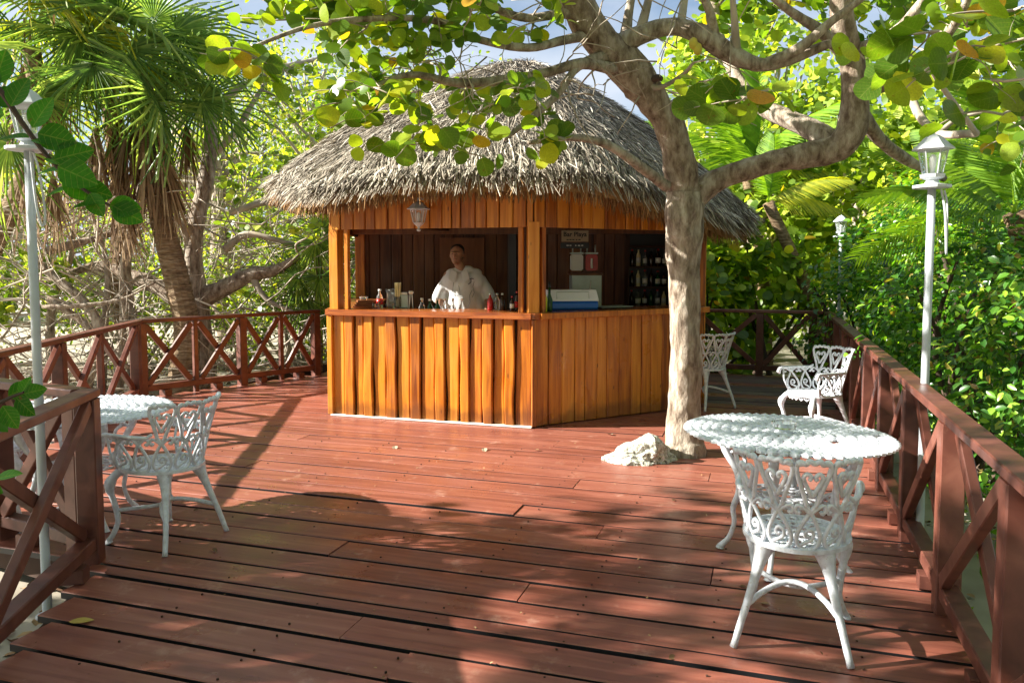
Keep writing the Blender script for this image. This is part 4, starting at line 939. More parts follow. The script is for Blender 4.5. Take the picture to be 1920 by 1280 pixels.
# ------------------------------------------------------------------ shrubs and trees
def shrub(label, c, rx, ry, rz_, nleaf, sz, base, mat, grp, nobj=110, seed=1, stems=7, cat='shrub', name='shrub', minpx=11, twm='twigdark', lean=(0,0)):
    random.seed(seed); rng = np.random.default_rng(seed); c = Vector(c); base_p = Vector((c.x, c.y, gz(c.x, c.y)-.02))
    t = thing(name, label, cat, base_p, grp)
    # lumpy crown: leaves gathered round many small tufts
    nb = max(12, nleaf//45); d = rng.normal(size=(nb, 3)); d /= np.linalg.norm(d, axis=1, keepdims=True); rad = rng.uniform(.45, 1.05, nb)**.6
    T = d*rad[:, None]*np.array([rx, ry, rz_])+np.array(c); T = T[T[:, 2] > base_p.z+.1]; nb = len(T)
    s = MB()
    for k in range(stems):
        q = T[rng.integers(nb)]; b0 = base_p+Vector((random.gauss(0,.1), random.gauss(0,.1), 0))
        m1 = b0.lerp(Vector(q), .5)+Vector((random.gauss(0,.15), random.gauss(0,.15), .1))
        Q = spline([tuple(b0), tuple(m1), tuple(q)], 5); s.tube(Q, [.035*rz_*(1-.8*i/len(Q)) for i in range(len(Q))], 5)
    ob('stems', s, M[twm], t, True)
    i = rng.integers(0, nb, nleaf); L = T[i]+rng.normal(size=(nleaf, 3))*.17*max(.6, (rx+rz_)/2*.55)
    L = L[L[:, 2] > base_p.z+.03]; n = len(L)
    out = (L-np.array(c))/np.array([rx, ry, rz_]); out /= np.linalg.norm(out, axis=1, keepdims=True)+1e-6
    nr = out*.8+rng.normal(size=(n, 3))*.55+np.array([0, 0, .55]); tn = rng.normal(size=(n, 3))+out*.5
    leaves(t, L, nr, tn, sz*rng.uniform(.6, 1.25, n), base, mat, nobj, minpx)
    return t
G1 = 'glossy green bushes along the right railing'
HED = [((3.05,3.5,.35),.65,.7,.75,1700,.060,'low glossy bush nearest the right picture edge, outside the railing'),
 ((3.6,4.9,.75),.85,.8,1.05,3600,.062,'glossy bush standing just right of the tall lamp post'),
 ((4.7,5.8,1.1),1.1,.9,1.5,4200,.066,'tall glossy bush at the right edge behind the lamp post bush'),
 ((3.9,6.6,.85),.85,.8,1.15,3800,.064,'glossy bush left of the tall lamp post, along the railing'),
 ((5.0,8.1,1.3),1.2,1.0,1.6,4600,.070,'high glossy bush left of the tall lamp post, a row back'),
 ((4.85,9.6,1.0),.9,.8,1.3,3600,.070,'dark glossy bush beside the far part of the railing'),
 ((5.9,10.9,1.3),1.1,1.0,1.6,3800,.078,'glossy bush right of the distant lamp post'),
 ((7.0,9.0,1.6),1.4,1.2,2.0,4600,.075,'tallest glossy bush between lamp post and right picture edge'),
 ((4.65,10.6,.75),.75,.5,1.2,2400,.075,'round leaved bush hiding the foot of the distant lamp post')]
for k, (c, rx, ry, rz_, nl, sz, lab) in enumerate(HED):
    shrub(lab, c, rx, ry, rz_, nl, sz*1.2, OVAL, M['shrub'], G1, 130, 40+k)
G2 = 'sea grape bushes behind the back railing'
for k, (c, rx, ry, rz_, nl, sz, lab) in enumerate([((3.2,12.5,.7),.8,.6,1.1,900,.15,'big leaved bush behind the back railing, left of centre'),
 ((4.1,13.3,1.5),1.2,.8,1.3,1500,.15,'pale big leaved bush above the back railing'),
 ((2.75,12.2,1.2),.35,.35,.9,220,.16,'narrow big leaved sapling in the gap right of the hut')]):
    shrub(lab, c, rx, ry, rz_, nl, sz, ROUND, M['sea'], G2, 110, 70+k)
def bgtree(label, x, y, h, rx, rz_, nleaf, sz, base, mat, grp, seed, nobj=60, trunk=.16, minpx=10, name='background_tree', lean=0, bark_='barkgrey', nb=None, ry=None):
    random.seed(seed); rng = np.random.default_rng(seed); b0 = Vector((x, y, gz(x, y)-.05)); t = thing(name, label, 'tree', b0, grp)
    c = Vector((x+lean, y, h-rz_)); ry = ry or rx
    top = c+Vector((0, 0, rz_*.2)); limb(t, [(b0.x, b0.y, b0.z, trunk*1.3), (*b0.lerp(top, .4)+Vector((random.gauss(0,.25), 0, 0)), trunk), (*top, trunk*.5)], M[bark_], 'trunk', .07, 9)
    nb = nb or max(14, nleaf//55); d = rng.normal(size=(nb, 3)); d /= np.linalg.norm(d, axis=1, keepdims=True); rad = rng.uniform(.1, 1.0, nb)**.5
    T = d*rad[:, None]*np.array([rx, ry, rz_])+np.array(c)
    T = T[T[:, 2] > .2]; nb = len(T); s = MB()
    for k in range(min(nb, 46)):
        q = Vector(T[k]); f = random.uniform(.25, 1); a = b0.lerp(top, f); m1 = a.lerp(q, .5)+Vector((random.gauss(0,.25), random.gauss(0,.25), random.gauss(.1,.2)))
        Q = spline([tuple(a), tuple(m1), tuple(q)], 5); s.tube(Q, [trunk*.42*(1-.85*i/len(Q)) for i in range(len(Q))], 5)
    ob('branches', s, M['twig'], t, True)
    i = rng.integers(0, nb, nleaf); L = T[i]+rng.normal(size=(nleaf, 3))*np.array([.30,.30,.22])*(.7+.15*rx); n = nleaf
    nr = rng.normal(size=(n, 3))*.7+np.array([-.1, -.15, .7]); tn = rng.normal(size=(n, 3))
    crown = L
    leaves(t, L, nr, tn, sz*rng.uniform(.6, 1.25, n), base, mat, nobj, minpx)
    return t
G3 = 'sea grape trees behind the bushes on the right'
R_ = [(4.6,15.0,4.2,1.7,1.9,3000,.17,'pale green sea grape tree rising right of the thatched roof'),
 (7.2,13.2,4.6,1.7,2.2,3400,.16,'sunny sea grape tree behind the distant lamp post'),
 (8.6,11.2,4.9,1.9,2.5,3600,.15,'sea grape tree behind the tall right lamp lantern'),
 (10.2,13.5,6.2,2.4,3.2,3600,.17,'high sea grape tree at the upper right behind the branches'),
 (7.6,17.5,6.0,2.6,3.2,3600,.18,'far leafy tree between the forked tree and the right lamp'),
 (5.7,19.5,7.8,2.4,3.0,3200,.19,'far tree closing the gap under the arching limb'),
 (12.5,17,7.2,3,3.8,3400,.2,'farthest tree at the right picture edge')]
for k, (x, y, h, rx, rz_, nl, sz, lab) in enumerate(R_):
    bgtree(lab, x, y, h, rx, rz_, int(nl*1.3), sz, ROUND6, M['seafar'], G3, 100+k, 130)
G4 = 'woodland trees behind the left railing'
Lt = [(-3.3,15.2,6.2,2.2,2.6,5200,.11,'speckled small leaved tree directly left of the thatched roof'),
 (-6.4,17.6,6.8,2.4,3.2,4600,.12,'speckled tree behind the big fan palm'),
 (-10.2,14.6,6.4,2.0,2.6,3600,.12,'yellow green tree behind the left lamp lantern'),
 (-.8,19,6.2,2.6,3.0,4200,.13,'tree top showing over the left slope of the roof'),
 (-4.6,20.5,8.0,3.2,3.6,4600,.14,'tall far tree above the palm, left of the roof'),
 (-8.6,21,8.6,3.4,3.9,4600,.14,'tall far tree at the upper left')]
for k, (x, y, h, rx, rz_, nl, sz, lab) in enumerate(Lt):
    bgtree(lab, x, y, h, rx, rz_, nl, sz, OVAL, M['bgleaf'], G4, 130+k, 60)
G5 = 'low bushes under the trees on the left'
for k, (c, rx, ry, rz_, nl, sz, lab) in enumerate([((-3.6,13.3,.9),1.1,.8,1.2,1800,.085,'grey green bush beyond the railing left of the hut'),
 ((-8.1,11.6,1.3),1.3,.9,.9,1300,.12,'bright yellow green bush left of the hanging dead fronds'),
 ((-6.9,14.2,.9),1.5,.9,1.3,1700,.10,'dim bush behind the thicket'),((-9.9,13.4,.9),1.5,.9,1.5,1700,.10,'dim bush at the left edge behind the thicket'),
 ((-5.1,13.8,.6),1.2,.8,.9,1500,.09,'low bush behind the palm trunk')]):
    shrub(lab, c, rx, ry, rz_, nl, sz, ROUND6 if k == 1 else OVAL, M['seafar'] if k == 1 else M['bgleaf'], G5, 90, 160+k, twm='twig')
# far wood closing the view
rng = np.random.default_rng(5); n = 26000
L = np.stack([rng.uniform(-24, 24, n), rng.uniform(23, 28, n), rng.uniform(-.2, 3.6, n)+rng.uniform(0, 1, n)*1.6*np.abs(np.sin(np.arange(n)*.37))], 1)
wood_ = tag(bpy.data.objects.new('far_wood', None), None, None, None, None); bpy.data.objects.remove(wood_)
R = rot_from(rng.normal(size=(n, 3))+np.array([0,-.6,.5]), rng.normal(size=(n, 3))); V = np.einsum('nij,kj->nki', R*(.26*rng.uniform(.6,1.3,n))[:, None, None], OVAL[0])+L[:, None, :]
o = bulk('far_wood', V.reshape(-1,3), (OVAL[1][None]+7*np.arange(n)[:, None, None]).reshape(-1,3), M['bgleaf']); tag(o, 'distant green wood closing the view behind the trees', 'wood', None, 'stuff')

# sea grape with traced limbs behind left railing
ft = thing('sea_grape_tree', 'pale limbed spreading tree right of the fan palm, behind the left railing', 'tree', D(372, 745, 11.9)*1); ft.location.z = -.28
cn = Canopy(); random.seed(5)
limb(ft, [(*Vector((D(372,600,12).x, 12, -.3)), .24)]+PX([(372,640,12,.20),(368,560,12,.17),(362,480,12,.13),(372,400,12,.12),(388,330,12,.11),(395,255,12.1,.10),(392,200,12.2,.07)]), M['barkgrey'], 'trunk', .08, 12, can=cn)
for l in ([(375,560,12,.17),(420,540,12,.13),(470,515,12,.11),(520,505,12,.08),(560,480,12,.05)], [(372,590,12,.16),(310,545,12.1,.13),(250,520,12.2,.12),(180,500,12.3,.08),(110,520,12.3,.05)],
          [(388,300,12.1,.07),(430,260,12.1,.05),(470,200,12.2,.04),(500,150,12.3,.03)], [(420,470,12.1,.06),(460,440,12.2,.05),(520,450,12.2,.04),(590,470,12.3,.03)], [(362,470,12,.07),(340,420,11.9,.05),(300,400,11.9,.03)],
          [(395,230,12.2,.06),(440,170,12.4,.05),(520,130,12.6,.04),(600,110,12.8,.03)], [(470,515,12,.06),(500,560,11.9,.04),(560,590,11.9,.03)], [(430,400,12.3,.05),(500,380,12.5,.045),(560,400,12.6,.03)]):
    limb(ft, PX(l), M['barkbrown'] if l[0][3] > .12 else M['twig'], 'limb', .08, 8, can=cn)
for k in range(34):
    px = random.uniform(400, 680); py = random.uniform(90, 360) if k < 26 else random.uniform(360, 560)
    cn.clump(D(px, py, random.uniform(11.6, 13.6)), 3, .5, 9, .11)
cn.build(ft, ROUND6, M['seafar'], M['twig'], 200, 10)

# ------------------------------------------------------------------ palms
def fan_mesh(nb=34, spread=math.radians(125), dead=False):
    V = []; F = []
    for k in range(nb):
        a = -spread+2*spread*k/(nb-1); L = (.62+.38*math.cos(a*.55))*random.uniform(.9, 1.05); h = spread/nb*.98
        for f, w, dz in ((.05, 1.0, 0), (.26, 1.0, -.01), (.62, .62, -.06-.07*random.random()), (1.0, .06, -.22-.36*random.random())):
            r = f*L; wid = r*math.tan(h)*w if f < .5 else .27*L*math.tan(h)*w*1.25
            cx, cy = r*math.cos(a), r*math.sin(a); px_, py_ = -math.sin(a)*wid, math.cos(a)*wid; z = dz*L
            V += [(cx-px_, cy-py_, z+.012), (cx, cy, z-.014*(1 if f > .1 else 0)), (cx+px_, cy+py_, z+.012)]
        o = k*12
        for j in range(3):
            for i in range(2): b0 = o+j*3+i; F.append((b0, b0+3, b0+4, b0+1))
    o = len(V); V += [(-.75, -.012, .0), (-.75, .012, .0), (.05, .009, 0), (.05, -.009, 0), (-.75, 0, -.015), (.05, 0, -.012)]; F += [(o, o+3, o+2, o+1), (o, o+4, o+5, o+3), (o+1, o+2, o+5, o+4)]
    return V, F
def dead_mesh():
    V = []; F = []
    for k in range(30):
        a = random.gauss(0, .16); b2 = random.gauss(0, .13); L = random.uniform(.65, 1.05); w = random.uniform(.010, .022); o = len(V)
        for f in (0, .3, .65, 1):
            x = L*f; y = math.sin(a)*x*(1+.2*f); z = math.sin(b2)*x+random.gauss(0,.008); ww = w*(1.1-f*.9); V += [(x, y-ww, z), (x, y+ww, z+ww*.5)]
        for j in range(3): F.append((o+2*j, o+2*j+1, o+2*j+3, o+2*j+2))
    o = len(V); V += [(-.6,-.012,0),(-.6,.012,0),(.05,.009,0),(.05,-.009,0)]; F.append((o, o+1, o+2, o+3))
    return V, F
random.seed(11)
FM = []
for k in range(3):
    V, F = fan_mesh(); me = bpy.data.meshes.new('frond'); me.from_pydata(V, [], F); me.materials.append(M['palm']); FM.append(me)
FY = FM[0].copy(); FY.materials[0] = M['palmyellow']
DM = []
for k in range(3):
    V, F = dead_mesh(); me = bpy.data.meshes.new('dead_frond'); me.from_pydata(V, [], F); me.materials.append(M['deadpalm']); DM.append(me)
def put(me, name, root, p, tdir, ndir, s):
    o = bpy.data.objects.new(name, me); COL.objects.link(o); o.parent = root
    t = Vector(tdir).normalized(); n_ = Vector(ndir); n_ = (n_-t*n_.dot(t)).normalized(); y = n_.cross(t)
    m = Matrix((t*s, y*s, n_*s)).transposed().to_4x4(); m.translation = Vector(p)-root.location; o.matrix_local = m
    return o
def fan_palm(label, base, path, crown, nf, nd, R, seed, yellow=0, extra=(), trad=.17):
    random.seed(seed); t = thing('fan_palm', label, 'palm', base, 'fan palms on the left'); crown = Vector(crown)
    Q = spline([(*p, r) for p, r in path], 16); mb_ = MB(); mb_.tube([q[:3] for q in Q], [q[3]*(1+.05*((i % 3) == 0)) for i, q in enumerate(Q)], 14); ob('trunk', mb_, M['palmbark'], t)
    for k in range(nf):
        a = 2*PI*k*.618; e = random.uniform(-.45, 1.25); d = Vector((math.cos(a)*math.cos(e), math.sin(a)*math.cos(e), math.sin(e)))
        hub = crown+d*R*.75
        td = (d+Vector((0,0,-.45-.3*random.random()))).normalized(); n_ = Vector((0,0,1))+d*.4+Vector((random.gauss(0,.35), random.gauss(0,.35), 0))
        put(FY if random.random() < yellow else random.choice(FM), 'frond', t, hub, td, n_, R*random.uniform(.85, 1.1))
    for k in range(nd):
        a = random.uniform(0, 2*PI); d = Vector((math.cos(a), math.sin(a), 0)); hub = crown+d*R*random.uniform(.12, .42)+Vector((0,0,-R*random.uniform(.15, .95)))
        put(random.choice(DM), 'dead_frond', t, hub, (d.x*.12+random.gauss(0,.06), d.y*.12, -1), d, R*random.uniform(.8, 1.25))
    for p, td, n_, s, dead in extra: put(random.choice(DM if dead else FM), 'dead_frond' if dead else 'frond', t, p, td, n_, s)
    return t
b0 = D(340, 735, 11.3); c0 = D(262, 150, 11.2)
ex = [(D(278,190,10.6), (.45,-.2,-1), (.1,-1,.2), 1.05, 0), (D(240,95,10.5), (.5,-.3,-.5), (0,-1,.4), 1.1, 0), (D(378,188,10.8), (.6,-.2,-.8), (0,-1,.3), 1.0, 0), (D(150,70,10.6), (-.3,-.2,-1), (0,-1,.3), 1.1, 0),
      (D(330,60,10.9), (1,-.1,-.2), (0,-1,.6), 1.1, 0), (D(300,275,10.9), (.1,0,-1), (0,-1,0), 1.35, 1), (D(180,240,10.8), (-.05,0,-1), (0,-1,0), 1.4, 1), (D(215,330,10.8), (.1,0,-1), (0,-1,0), 1.3, 1), (D(315,300,11), (.05,0,-1), (0,-1,0), 1.2, 1), (D(240,350,10.9), (.0,0,-1), (0,-1,0), 1.1, 1), (D(130,270,10.9), (-.1,0,-1), (0,-1,0), 1.3, 1), (D(350,240,11.3), (.0,0,-1), (0,-1,0), 1.0, 1)]
fan_palm('tall fan palm with leaning ringed trunk and brown skirt of dead fronds', Vector((b0.x, 11.3, -.28)), [(Vector((b0.x, 11.3, -.3)), .22), (D(350,620,11.3), .175), (D(335,540,11.3), .175), (D(318,470,11.3), .165), (D(300,400,11.25), .15), (D(280,280,11.2), .13), (c0, .11)], c0, 15, 14, 1.1, 3, 0, ex)
c1_ = D(60, 90, 10.8)
fan_palm('fan palm at the left picture edge with yellow green fans', Vector((-8.2, 11.8, -.28)), [(Vector((-8.2,11.8,-.3)), .17), (Vector((-7.6,11.4,1.5)), .14), (Vector((c1_.x-.1,11,3.2)), .13), (c1_, .11)], c1_, 12, 8, 1.1, 9, .15,
  [(D(20,270,9.8), (-.5,-.2,-.7), (0,-1,.3), 1.1, 0), (D(75,180,10.2), (.4,-.2,-.8), (.2,-1,.3), 1.0, 0), (D(50,300,10.4), (0,0,-1), (0,-1,0), 1.2, 1), (D(100,330,10.4), (0,0,-1), (0,-1,0), 1.2, 1)])
c2_ = D(170, -30, 12.0)
fan_palm('taller fan palm whose crown fills the top left of the view', Vector((-5.9, 12.6, -.28)), [(Vector((-5.9,12.6,-.3)), .16), (D(225,560,12.5), .13), (D(232,420,12.4), .13), (D(205,200,12.2), .12), (c2_, .11)], c2_, 8, 4, 1.2, 15, .05)
# green fan fronds low beside hut
pp = thing('young_palm', 'bright green young palm squeezed against the left corner of the hut', 'palm', (-3.05, 12.3, -.28)); random.seed(2)
for px, py, td, s in ((592,455,(.1,0,-.9),.85),(600,520,(.0,-.1,-1),.9),(575,560,(-.6,-.1,-.5),.75),(600,580,(.1,0,-1),.8),(560,520,(-.9,0,-.1),.7),(605,430,(.1,0,.9),.6)):
    put(FM[random.randrange(3)], 'frond', pp, D(px, py, 11.9), td, (0, -1, .3), s)
ob('stem', MB().tube([(-3.05,12.3,-.3),(-3.0,12.2,.6),(-2.95,12.1,1.7)], [.08,.07,.05], 8), M['palmbark'], pp)
def coco_mesh(seed):
    random.seed(seed); V = []; F = []
    def spine(f): return Vector((2.4*f, 0, .55*f-1.35*f*f))
    n = 46
    for k in range(n):
        f = .1+.9*k/n; p = spine(f); L = .62*math.sin(PI*min(1, .12+f*.86))**.7+.08
        for s in (-1, 1):
            d = Vector((.55+.3*f, s*1.0, -.35-.25*random.random())).normalized(); w = Vector((.022, 0, .006)); o = len(V)
            for g in (0, .4, .75, 1):
                q = p+d*L*g+Vector((0,0,-.25*L*g*g)); ww = w*(1-.85*g*g); V += [tuple(q-ww), tuple(q+ww)]
            for j in range(3): F.append((o+2*j, o+2*j+1, o+2*j+3, o+2*j+2))
    for k in range(12):
        a, b2 = spine(k/12), spine((k+1)/12); r = .02*(1-k/13); o = len(V); V += [tuple(a+Vector((0,-r,0))), tuple(a+Vector((0,r,0))), tuple(b2+Vector((0,r,0))), tuple(b2+Vector((0,-r,0)))]; F.append((o, o+1, o+2, o+3))
    me = bpy.data.meshes.new('frond'); me.from_pydata(V, [], F); return me
cm = coco_mesh(1); cm.materials.append(M['coco']); cy_ = coco_mesh(2); cy_.materials.append(M['palmyellow'])
def coco(label, base, crown, dirs, s, yel=()):
    t = thing('coconut_palm', label, 'palm', base, 'coconut palms on the right'); c = Vector(crown)
    Q = spline([(*base, .13), (*(Vector(base).lerp(c, .5)+Vector((.1,0,0))), .10), (*c, .09)], 8); ob('trunk', MB().tube([q[:3] for q in Q], [q[3] for q in Q], 10), M['palmbark'], t, True)
    for k, d in enumerate(dirs): put(cy_ if k in yel else cm, 'frond', t, c, d, (random.gauss(0,.2), -.5, 1), s*random.uniform(.9,1.1))
coco('young coconut palm showing its green fronds beside the roof peak', (4.6, 14.2, -.28), D(1400, 330, 14), [(-.6,-.1,1.3),(-.3,-.3,1.5),(0,.1,1.5),(.3,-.2,1.4),(.9,0,.7),(-1,0,.9),(1,-.2,.2),(-.9,.3,.3),(.5,-.6,.8)], .85, (6,))
coco('coconut palm frond cluster with yellowing fronds right of the roof', (5.3, 12.9, -.28), D(1440, 380, 12.6), [(.8,-.2,.5),(1,0,.15),(-.3,-.2,1.1),(.2,.1,1.2)], .55, (0,1))
coco('young coconut palm with dark fronds right of the tall lamp lantern', (5.2, 7.1, -.28), D(1900, 400, 7.0), [(-.9,-.1,.35),(-.8,0,.7),(-.3,-.2,1),(-1,-.2,0),(.3,0,1),(.8,0,.5),(-.2,.5,.8)], .55)

# ------------------------------------------------------------------ thicket of bare sticks, leaf litter
random.seed(31); mb = MB()
for k in range(1300):
    x = random.uniform(-11.5, -2.6); y = random.uniform(11.6, 15) if x > -5 else random.uniform(10.2, 15); z = random.uniform(-.25, 2.6)**1.0
    d = Vector((random.gauss(0,1), random.gauss(0,.4), random.gauss(.25,.6))).normalized(); L = random.uniform(.5, 1.8); p = Vector((x, y, z)); pts = [p.copy()]
    for j in range(4): d = (d+Vector((random.gauss(0,.28), random.gauss(0,.2), random.gauss(0,.25)))).normalized(); p = p+d*L/4; p.z = max(p.z, GZ); pts.append(p.copy())
    r = random.uniform(.005, .016); mb.tube(pts, [r, r*.9, r*.8, r*.6, r*.3], 4, cap=False)
tag(ob('thicket', mb, M['twig'], None, True), 'tangle of bare grey sticks filling the shade behind the left railing', 'thicket', None, 'stuff')
G6 = 'bare stems in the thicket'
for k, (x0, x1, Y, r, ztop, lab) in enumerate(((185,190,11.4,.05,2.6,'thin pale upright stem, leftmost of the group beyond the lamp pole'),(215,222,11.3,.06,2.8,'pale upright stem beside the second palm trunk'),(150,60,11,.07,2.0,'bare stem leaning left behind the lamp pole'),(246,230,11.8,.07,2.4,'stout grey stem nearest the fan palm trunk'),(95,120,12.3,.06,2.3,'crooked stem at the left behind the lamp pole'))):
    a = D(x0, 600, Y); b_ = D(x1, 400, Y); t = thing('bare_stem', lab, 'stem', (a.x, Y, -.28), G6); random.seed(k)
    cn = Canopy(); limb(t, [(a.x, Y, -.3, r*1.4), (a.x+random.gauss(0,.1), Y, .8, r), (b_.x, Y+.1, 1.6, r*.8), (b_.x+random.gauss(0,.2), Y+.1, ztop, r*.4)], M['barkgrey'], 'stem', .06, 8, can=cn)
    for j in range(7):
        p = Vector(random.choice(cn.limb)[:3]); d = Vector((random.gauss(0,1), random.gauss(0,.4), .4)); cn.twig(p, d, random.uniform(.5,1.1), 0, .1, .014, .1)
    cn.build(t, ROUND6, M['seafar'], M['twig'])
random.seed(12)
for k, l in enumerate(([(90,560,11,.05),(150,600,11,.05),(195,640,10.9,.045),(240,690,10.8,.03)],[(80,575,10.9,.03),(160,572,10.9,.03),(230,560,11,.02),(290,530,11,.012)],[(90,470,11.4,.07),(150,455,11.4,.06),(200,440,11.5,.05),(260,420,11.6,.03)])):
    t = thing('fallen_branch', ('brown fallen bough slanting down toward the railing corner','thin bare branch lying level in the thicket','grey bough arching under the dead palm fronds')[k], 'branch', D(*l[0][:3]), 'loose boughs in the thicket')
    limb(t, PX(l), M['barkbrown'], 'bough', .08, 8)
def litter(n, reg, name, label, sz=.07):
    rng = np.random.default_rng(3); L = np.stack([rng.uniform(reg[0], reg[1], n), rng.uniform(reg[2], reg[3], n), np.zeros(n)], 1)
    for i in range(n): L[i, 2] = gz(L[i,0], L[i,1])+.012
    R = rot_from(rng.normal(size=(n,3))*.25+np.array([0,0,1]), rng.normal(size=(n,3))*np.array([1,1,.1])); V = np.einsum('nij,kj->nki', R*(sz*rng.uniform(.5,1.4,n))[:, None, None], OVAL[0])+L[:, None, :]
    tag(bulk(name, V.reshape(-1,3), (OVAL[1][None]+7*np.arange(n)[:, None, None]).reshape(-1,3), M['litter']), label, 'leaf litter', None, 'stuff')
litter(5000, (-12,-2.5,9.6,15), 'leaf_litter', 'dry brown leaves strewn on the sand beyond the left railing')
litter(1200, (2,7,2,14), 'leaf_litter', 'dry leaves scattered on the sand outside the right railing', .05)
litter(500, (-3.5,-2.1,1.5,4.4), 'leaf_litter', 'dark leaf litter in the notch beside the left lamp post', .08)
# yellow fallen leaf and small flecks on the deck
q = G(150, 1168); V, F = LEAFN; me = bpy.data.meshes.new('fallen_leaf'); me.from_pydata((V*np.array([.105,.085,.03])).tolist(), [], F.tolist())
o = ob('fallen_leaf', me, M['fallen']); o.location = (q.x-.05, q.y, .008); o.rotation_euler = (0,0,.25); tag(o, 'yellow fallen leaf on the deck at the lower left', 'leaf')
random.seed(77)
for k, (px, py, lab) in enumerate(((908,842,'pale dead leaf on the sunny deck in front of the bar corner'),(1148,816,'tiny dry leaf on the deck left of the tree foot'),(1165,800,'tiny dry leaf on the deck below the bar right face'),(740,838,'tiny pale leaf on the sunny deck left of centre'))):
    q = G(px, py); me = bpy.data.meshes.new('fallen_leaf'); me.from_pydata((V*np.array([.08,.07,.08])).tolist(), [], F.tolist())
    o = ob('fallen_leaf', me, flat('pale_dead_leaf', (.36,.28,.19), .6)); o.location = (q.x, q.y, .010); o.rotation_euler = (.1,.1,random.uniform(0,6)); tag(o, lab, 'leaf')

rng = np.random.default_rng(91); n = 900; us = rng.uniform(-5.2, .6, n); vs_ = rng.uniform(.5, 8.4, n); L = np.array([tuple(W(a, b, .004)) for a, b in zip(us, vs_) if a > uleft(b)+.1]); n = len(L)
R = rot_from(rng.normal(size=(n,3))*.2+np.array([0,0,1]), rng.normal(size=(n,3))*np.array([1,1,.1])); sz_ = .018*rng.uniform(.3,1.0,n)**2+.003; sz_[:14] = .05
V_ = np.einsum('nij,kj->nki', R*sz_[:, None, None], OVAL[0])+L[:, None, :]
tag(bulk('deck_debris', V_.reshape(-1,3), (OVAL[1][None]+7*np.arange(n)[:, None, None]).reshape(-1,3), M['litter']), 'tiny crumbs of dry leaf and sand strewn over the deck boards', 'debris', None, 'stuff')
# ------------------------------------------------------------------ shade tree off frame to the left (casts the dapples)
random.seed(99); sh = thing('shade_tree', 'leafy tree left of the camera, outside the picture, that dapples the deck', 'tree', (-7.4, 3.0, -.3))
cn = Canopy(); tn = 1/math.tan(SUN_EL)
limb(sh, [(-7.4,3,-.3,.25),(-7.2,3,1.2,.2),(-7.0,3.1,2.2,.15),(-6.9,3.0,3.4,.08)], M['barkgrey'], 'trunk', .07, 10, can=cn)
limb(sh, [(-7.0,3.1,2.2,.1),(-6.6,2.2,2.9,.08),(-6.4,1.2,3.2,.05)], M['barkgrey'], 'limb', .07, 8, can=cn)
limb(sh, [(-7.0,3.1,2.2,.1),(-6.8,4.0,2.8,.08),(-6.8,4.7,3.1,.05)], M['barkgrey'], 'limb', .07, 8, can=cn)
limb(sh, [(-6.9,3.0,3.2,.09),(-8,3.6,4.0,.07),(-8.6,4.4,4.4,.04)], M['barkgrey'], 'limb', .07, 8, can=cn)
def lit_edge(x): return 4.62+.18*(x+2.2)+.35*noise.noise(Vector((x*.9, 2.2, 0)))+.12*noise.noise(Vector((x*3, 1, 0)))
k = 0; tries = 0
while k < 520 and tries < 20000:
    tries += 1
    x = random.uniform(-3.2, 3.6); y = random.uniform(1.6, 5.9); z = random.uniform(2.1, 6.5)
    if y > lit_edge(x)-.12: continue
    dens = .95 if x < -.4 or y < 2.7 or x > 1.9 else .62
    if noise.noise(Vector((x*.7, y*2.2, 4.4))) > (.5 if x < -.4 or y < 2.7 else .16): continue
    if random.random() > dens: continue
    p = Vector((x-z*tn, y-.04*z*tn, z)); q_ = screen(np.array(p))
    if q_[0] > -520*3/max(.8, q_[2]) and q_[1] > -520*3/max(.8, q_[2]): continue
    cn.clump(p, 2, .42, 7, .115, up=.3) if k % 1 == 0 else None; k += 1
cn.build(sh, ROUND6, M['sea'], M['twig'], 0)
print('CLUMPS', k)

# unseen crown and trees added overhead and behind the camera to cut sky light
random.seed(55); cn = Canopy(); cn.limb = [(.8, 5.6, 4.6, .08), (0, 4.5, 4.9, .06), (2.2, 4.6, 4.9, .06)]
for k in range(170):
    p = Vector((random.uniform(-3.6, 5.2), random.uniform(-1.5, 6.0), random.uniform(4.2, 5.4)))
    if screen(np.array(p))[1] > -170 and p.y > .3: continue
    cn.clump(p, 3, .5, 8, .17)
cn.build(tree, ROUND6, M['sea'], M['twig'], 0)
for k, (x, y, h, rx, lab) in enumerate(((-4.5,-5.5,6.5,2.6,'unseen tree added behind the camera on the left to block sky light'),(.5,-7,7,3,'unseen tree added straight behind the camera to block sky light'),(5.5,-4.5,6.5,2.6,'unseen tree added behind the camera on the right to block sky light'),(7.5,.5,6,2.0,'unseen tree added right of the camera to block sky light'))):
    bgtree(lab, x, y, h, rx, 2.9, 3200, .26, ROUND6, M['bgleaf'], 'unseen trees added around the camera to block sky light', 300+k, 0)
# ------------------------------------------------------------------ things on and behind the counter
def bottle(label, p, h, r, mat, capm, name='bottle', grp=None, lab=None):
    t = thing(name, label, 'bottle', p, grp)
    ob('body', MB().lathe((0,0,0), [(r*.9,0),(r,.01),(r,h*.55),(r*.85,h*.64),(r*.38,h*.76),(r*.34,h*.9)], 12), mat, t, True, True)
    ob('cap', MB().lathe((0,0,0), [(r*.45,h*.9),(r*.48,h*.905),(r*.46,h*.99),(r*.3,h)], 10), capm, t, True, True)
    if lab: ob('bottle_label', MB().lathe((0,0,0), [(r*1.02,h*.18),(r*1.02,h*.48)], 12), lab, t, True, True)
    return t
def shelfpt(px, Y, z): q = D(px, 560, Y); return (q.x, Y, z)
SZ = .996
names = ['leftmost small white capped bottle of the six behind the counter','second small bottle from the left behind the counter, green','third small bottle behind the counter, green, white cap','fourth small clear bottle behind the counter, before the bartender','fifth small bottle behind the counter, before the shirt','rightmost of the six small white capped bottles behind the counter']
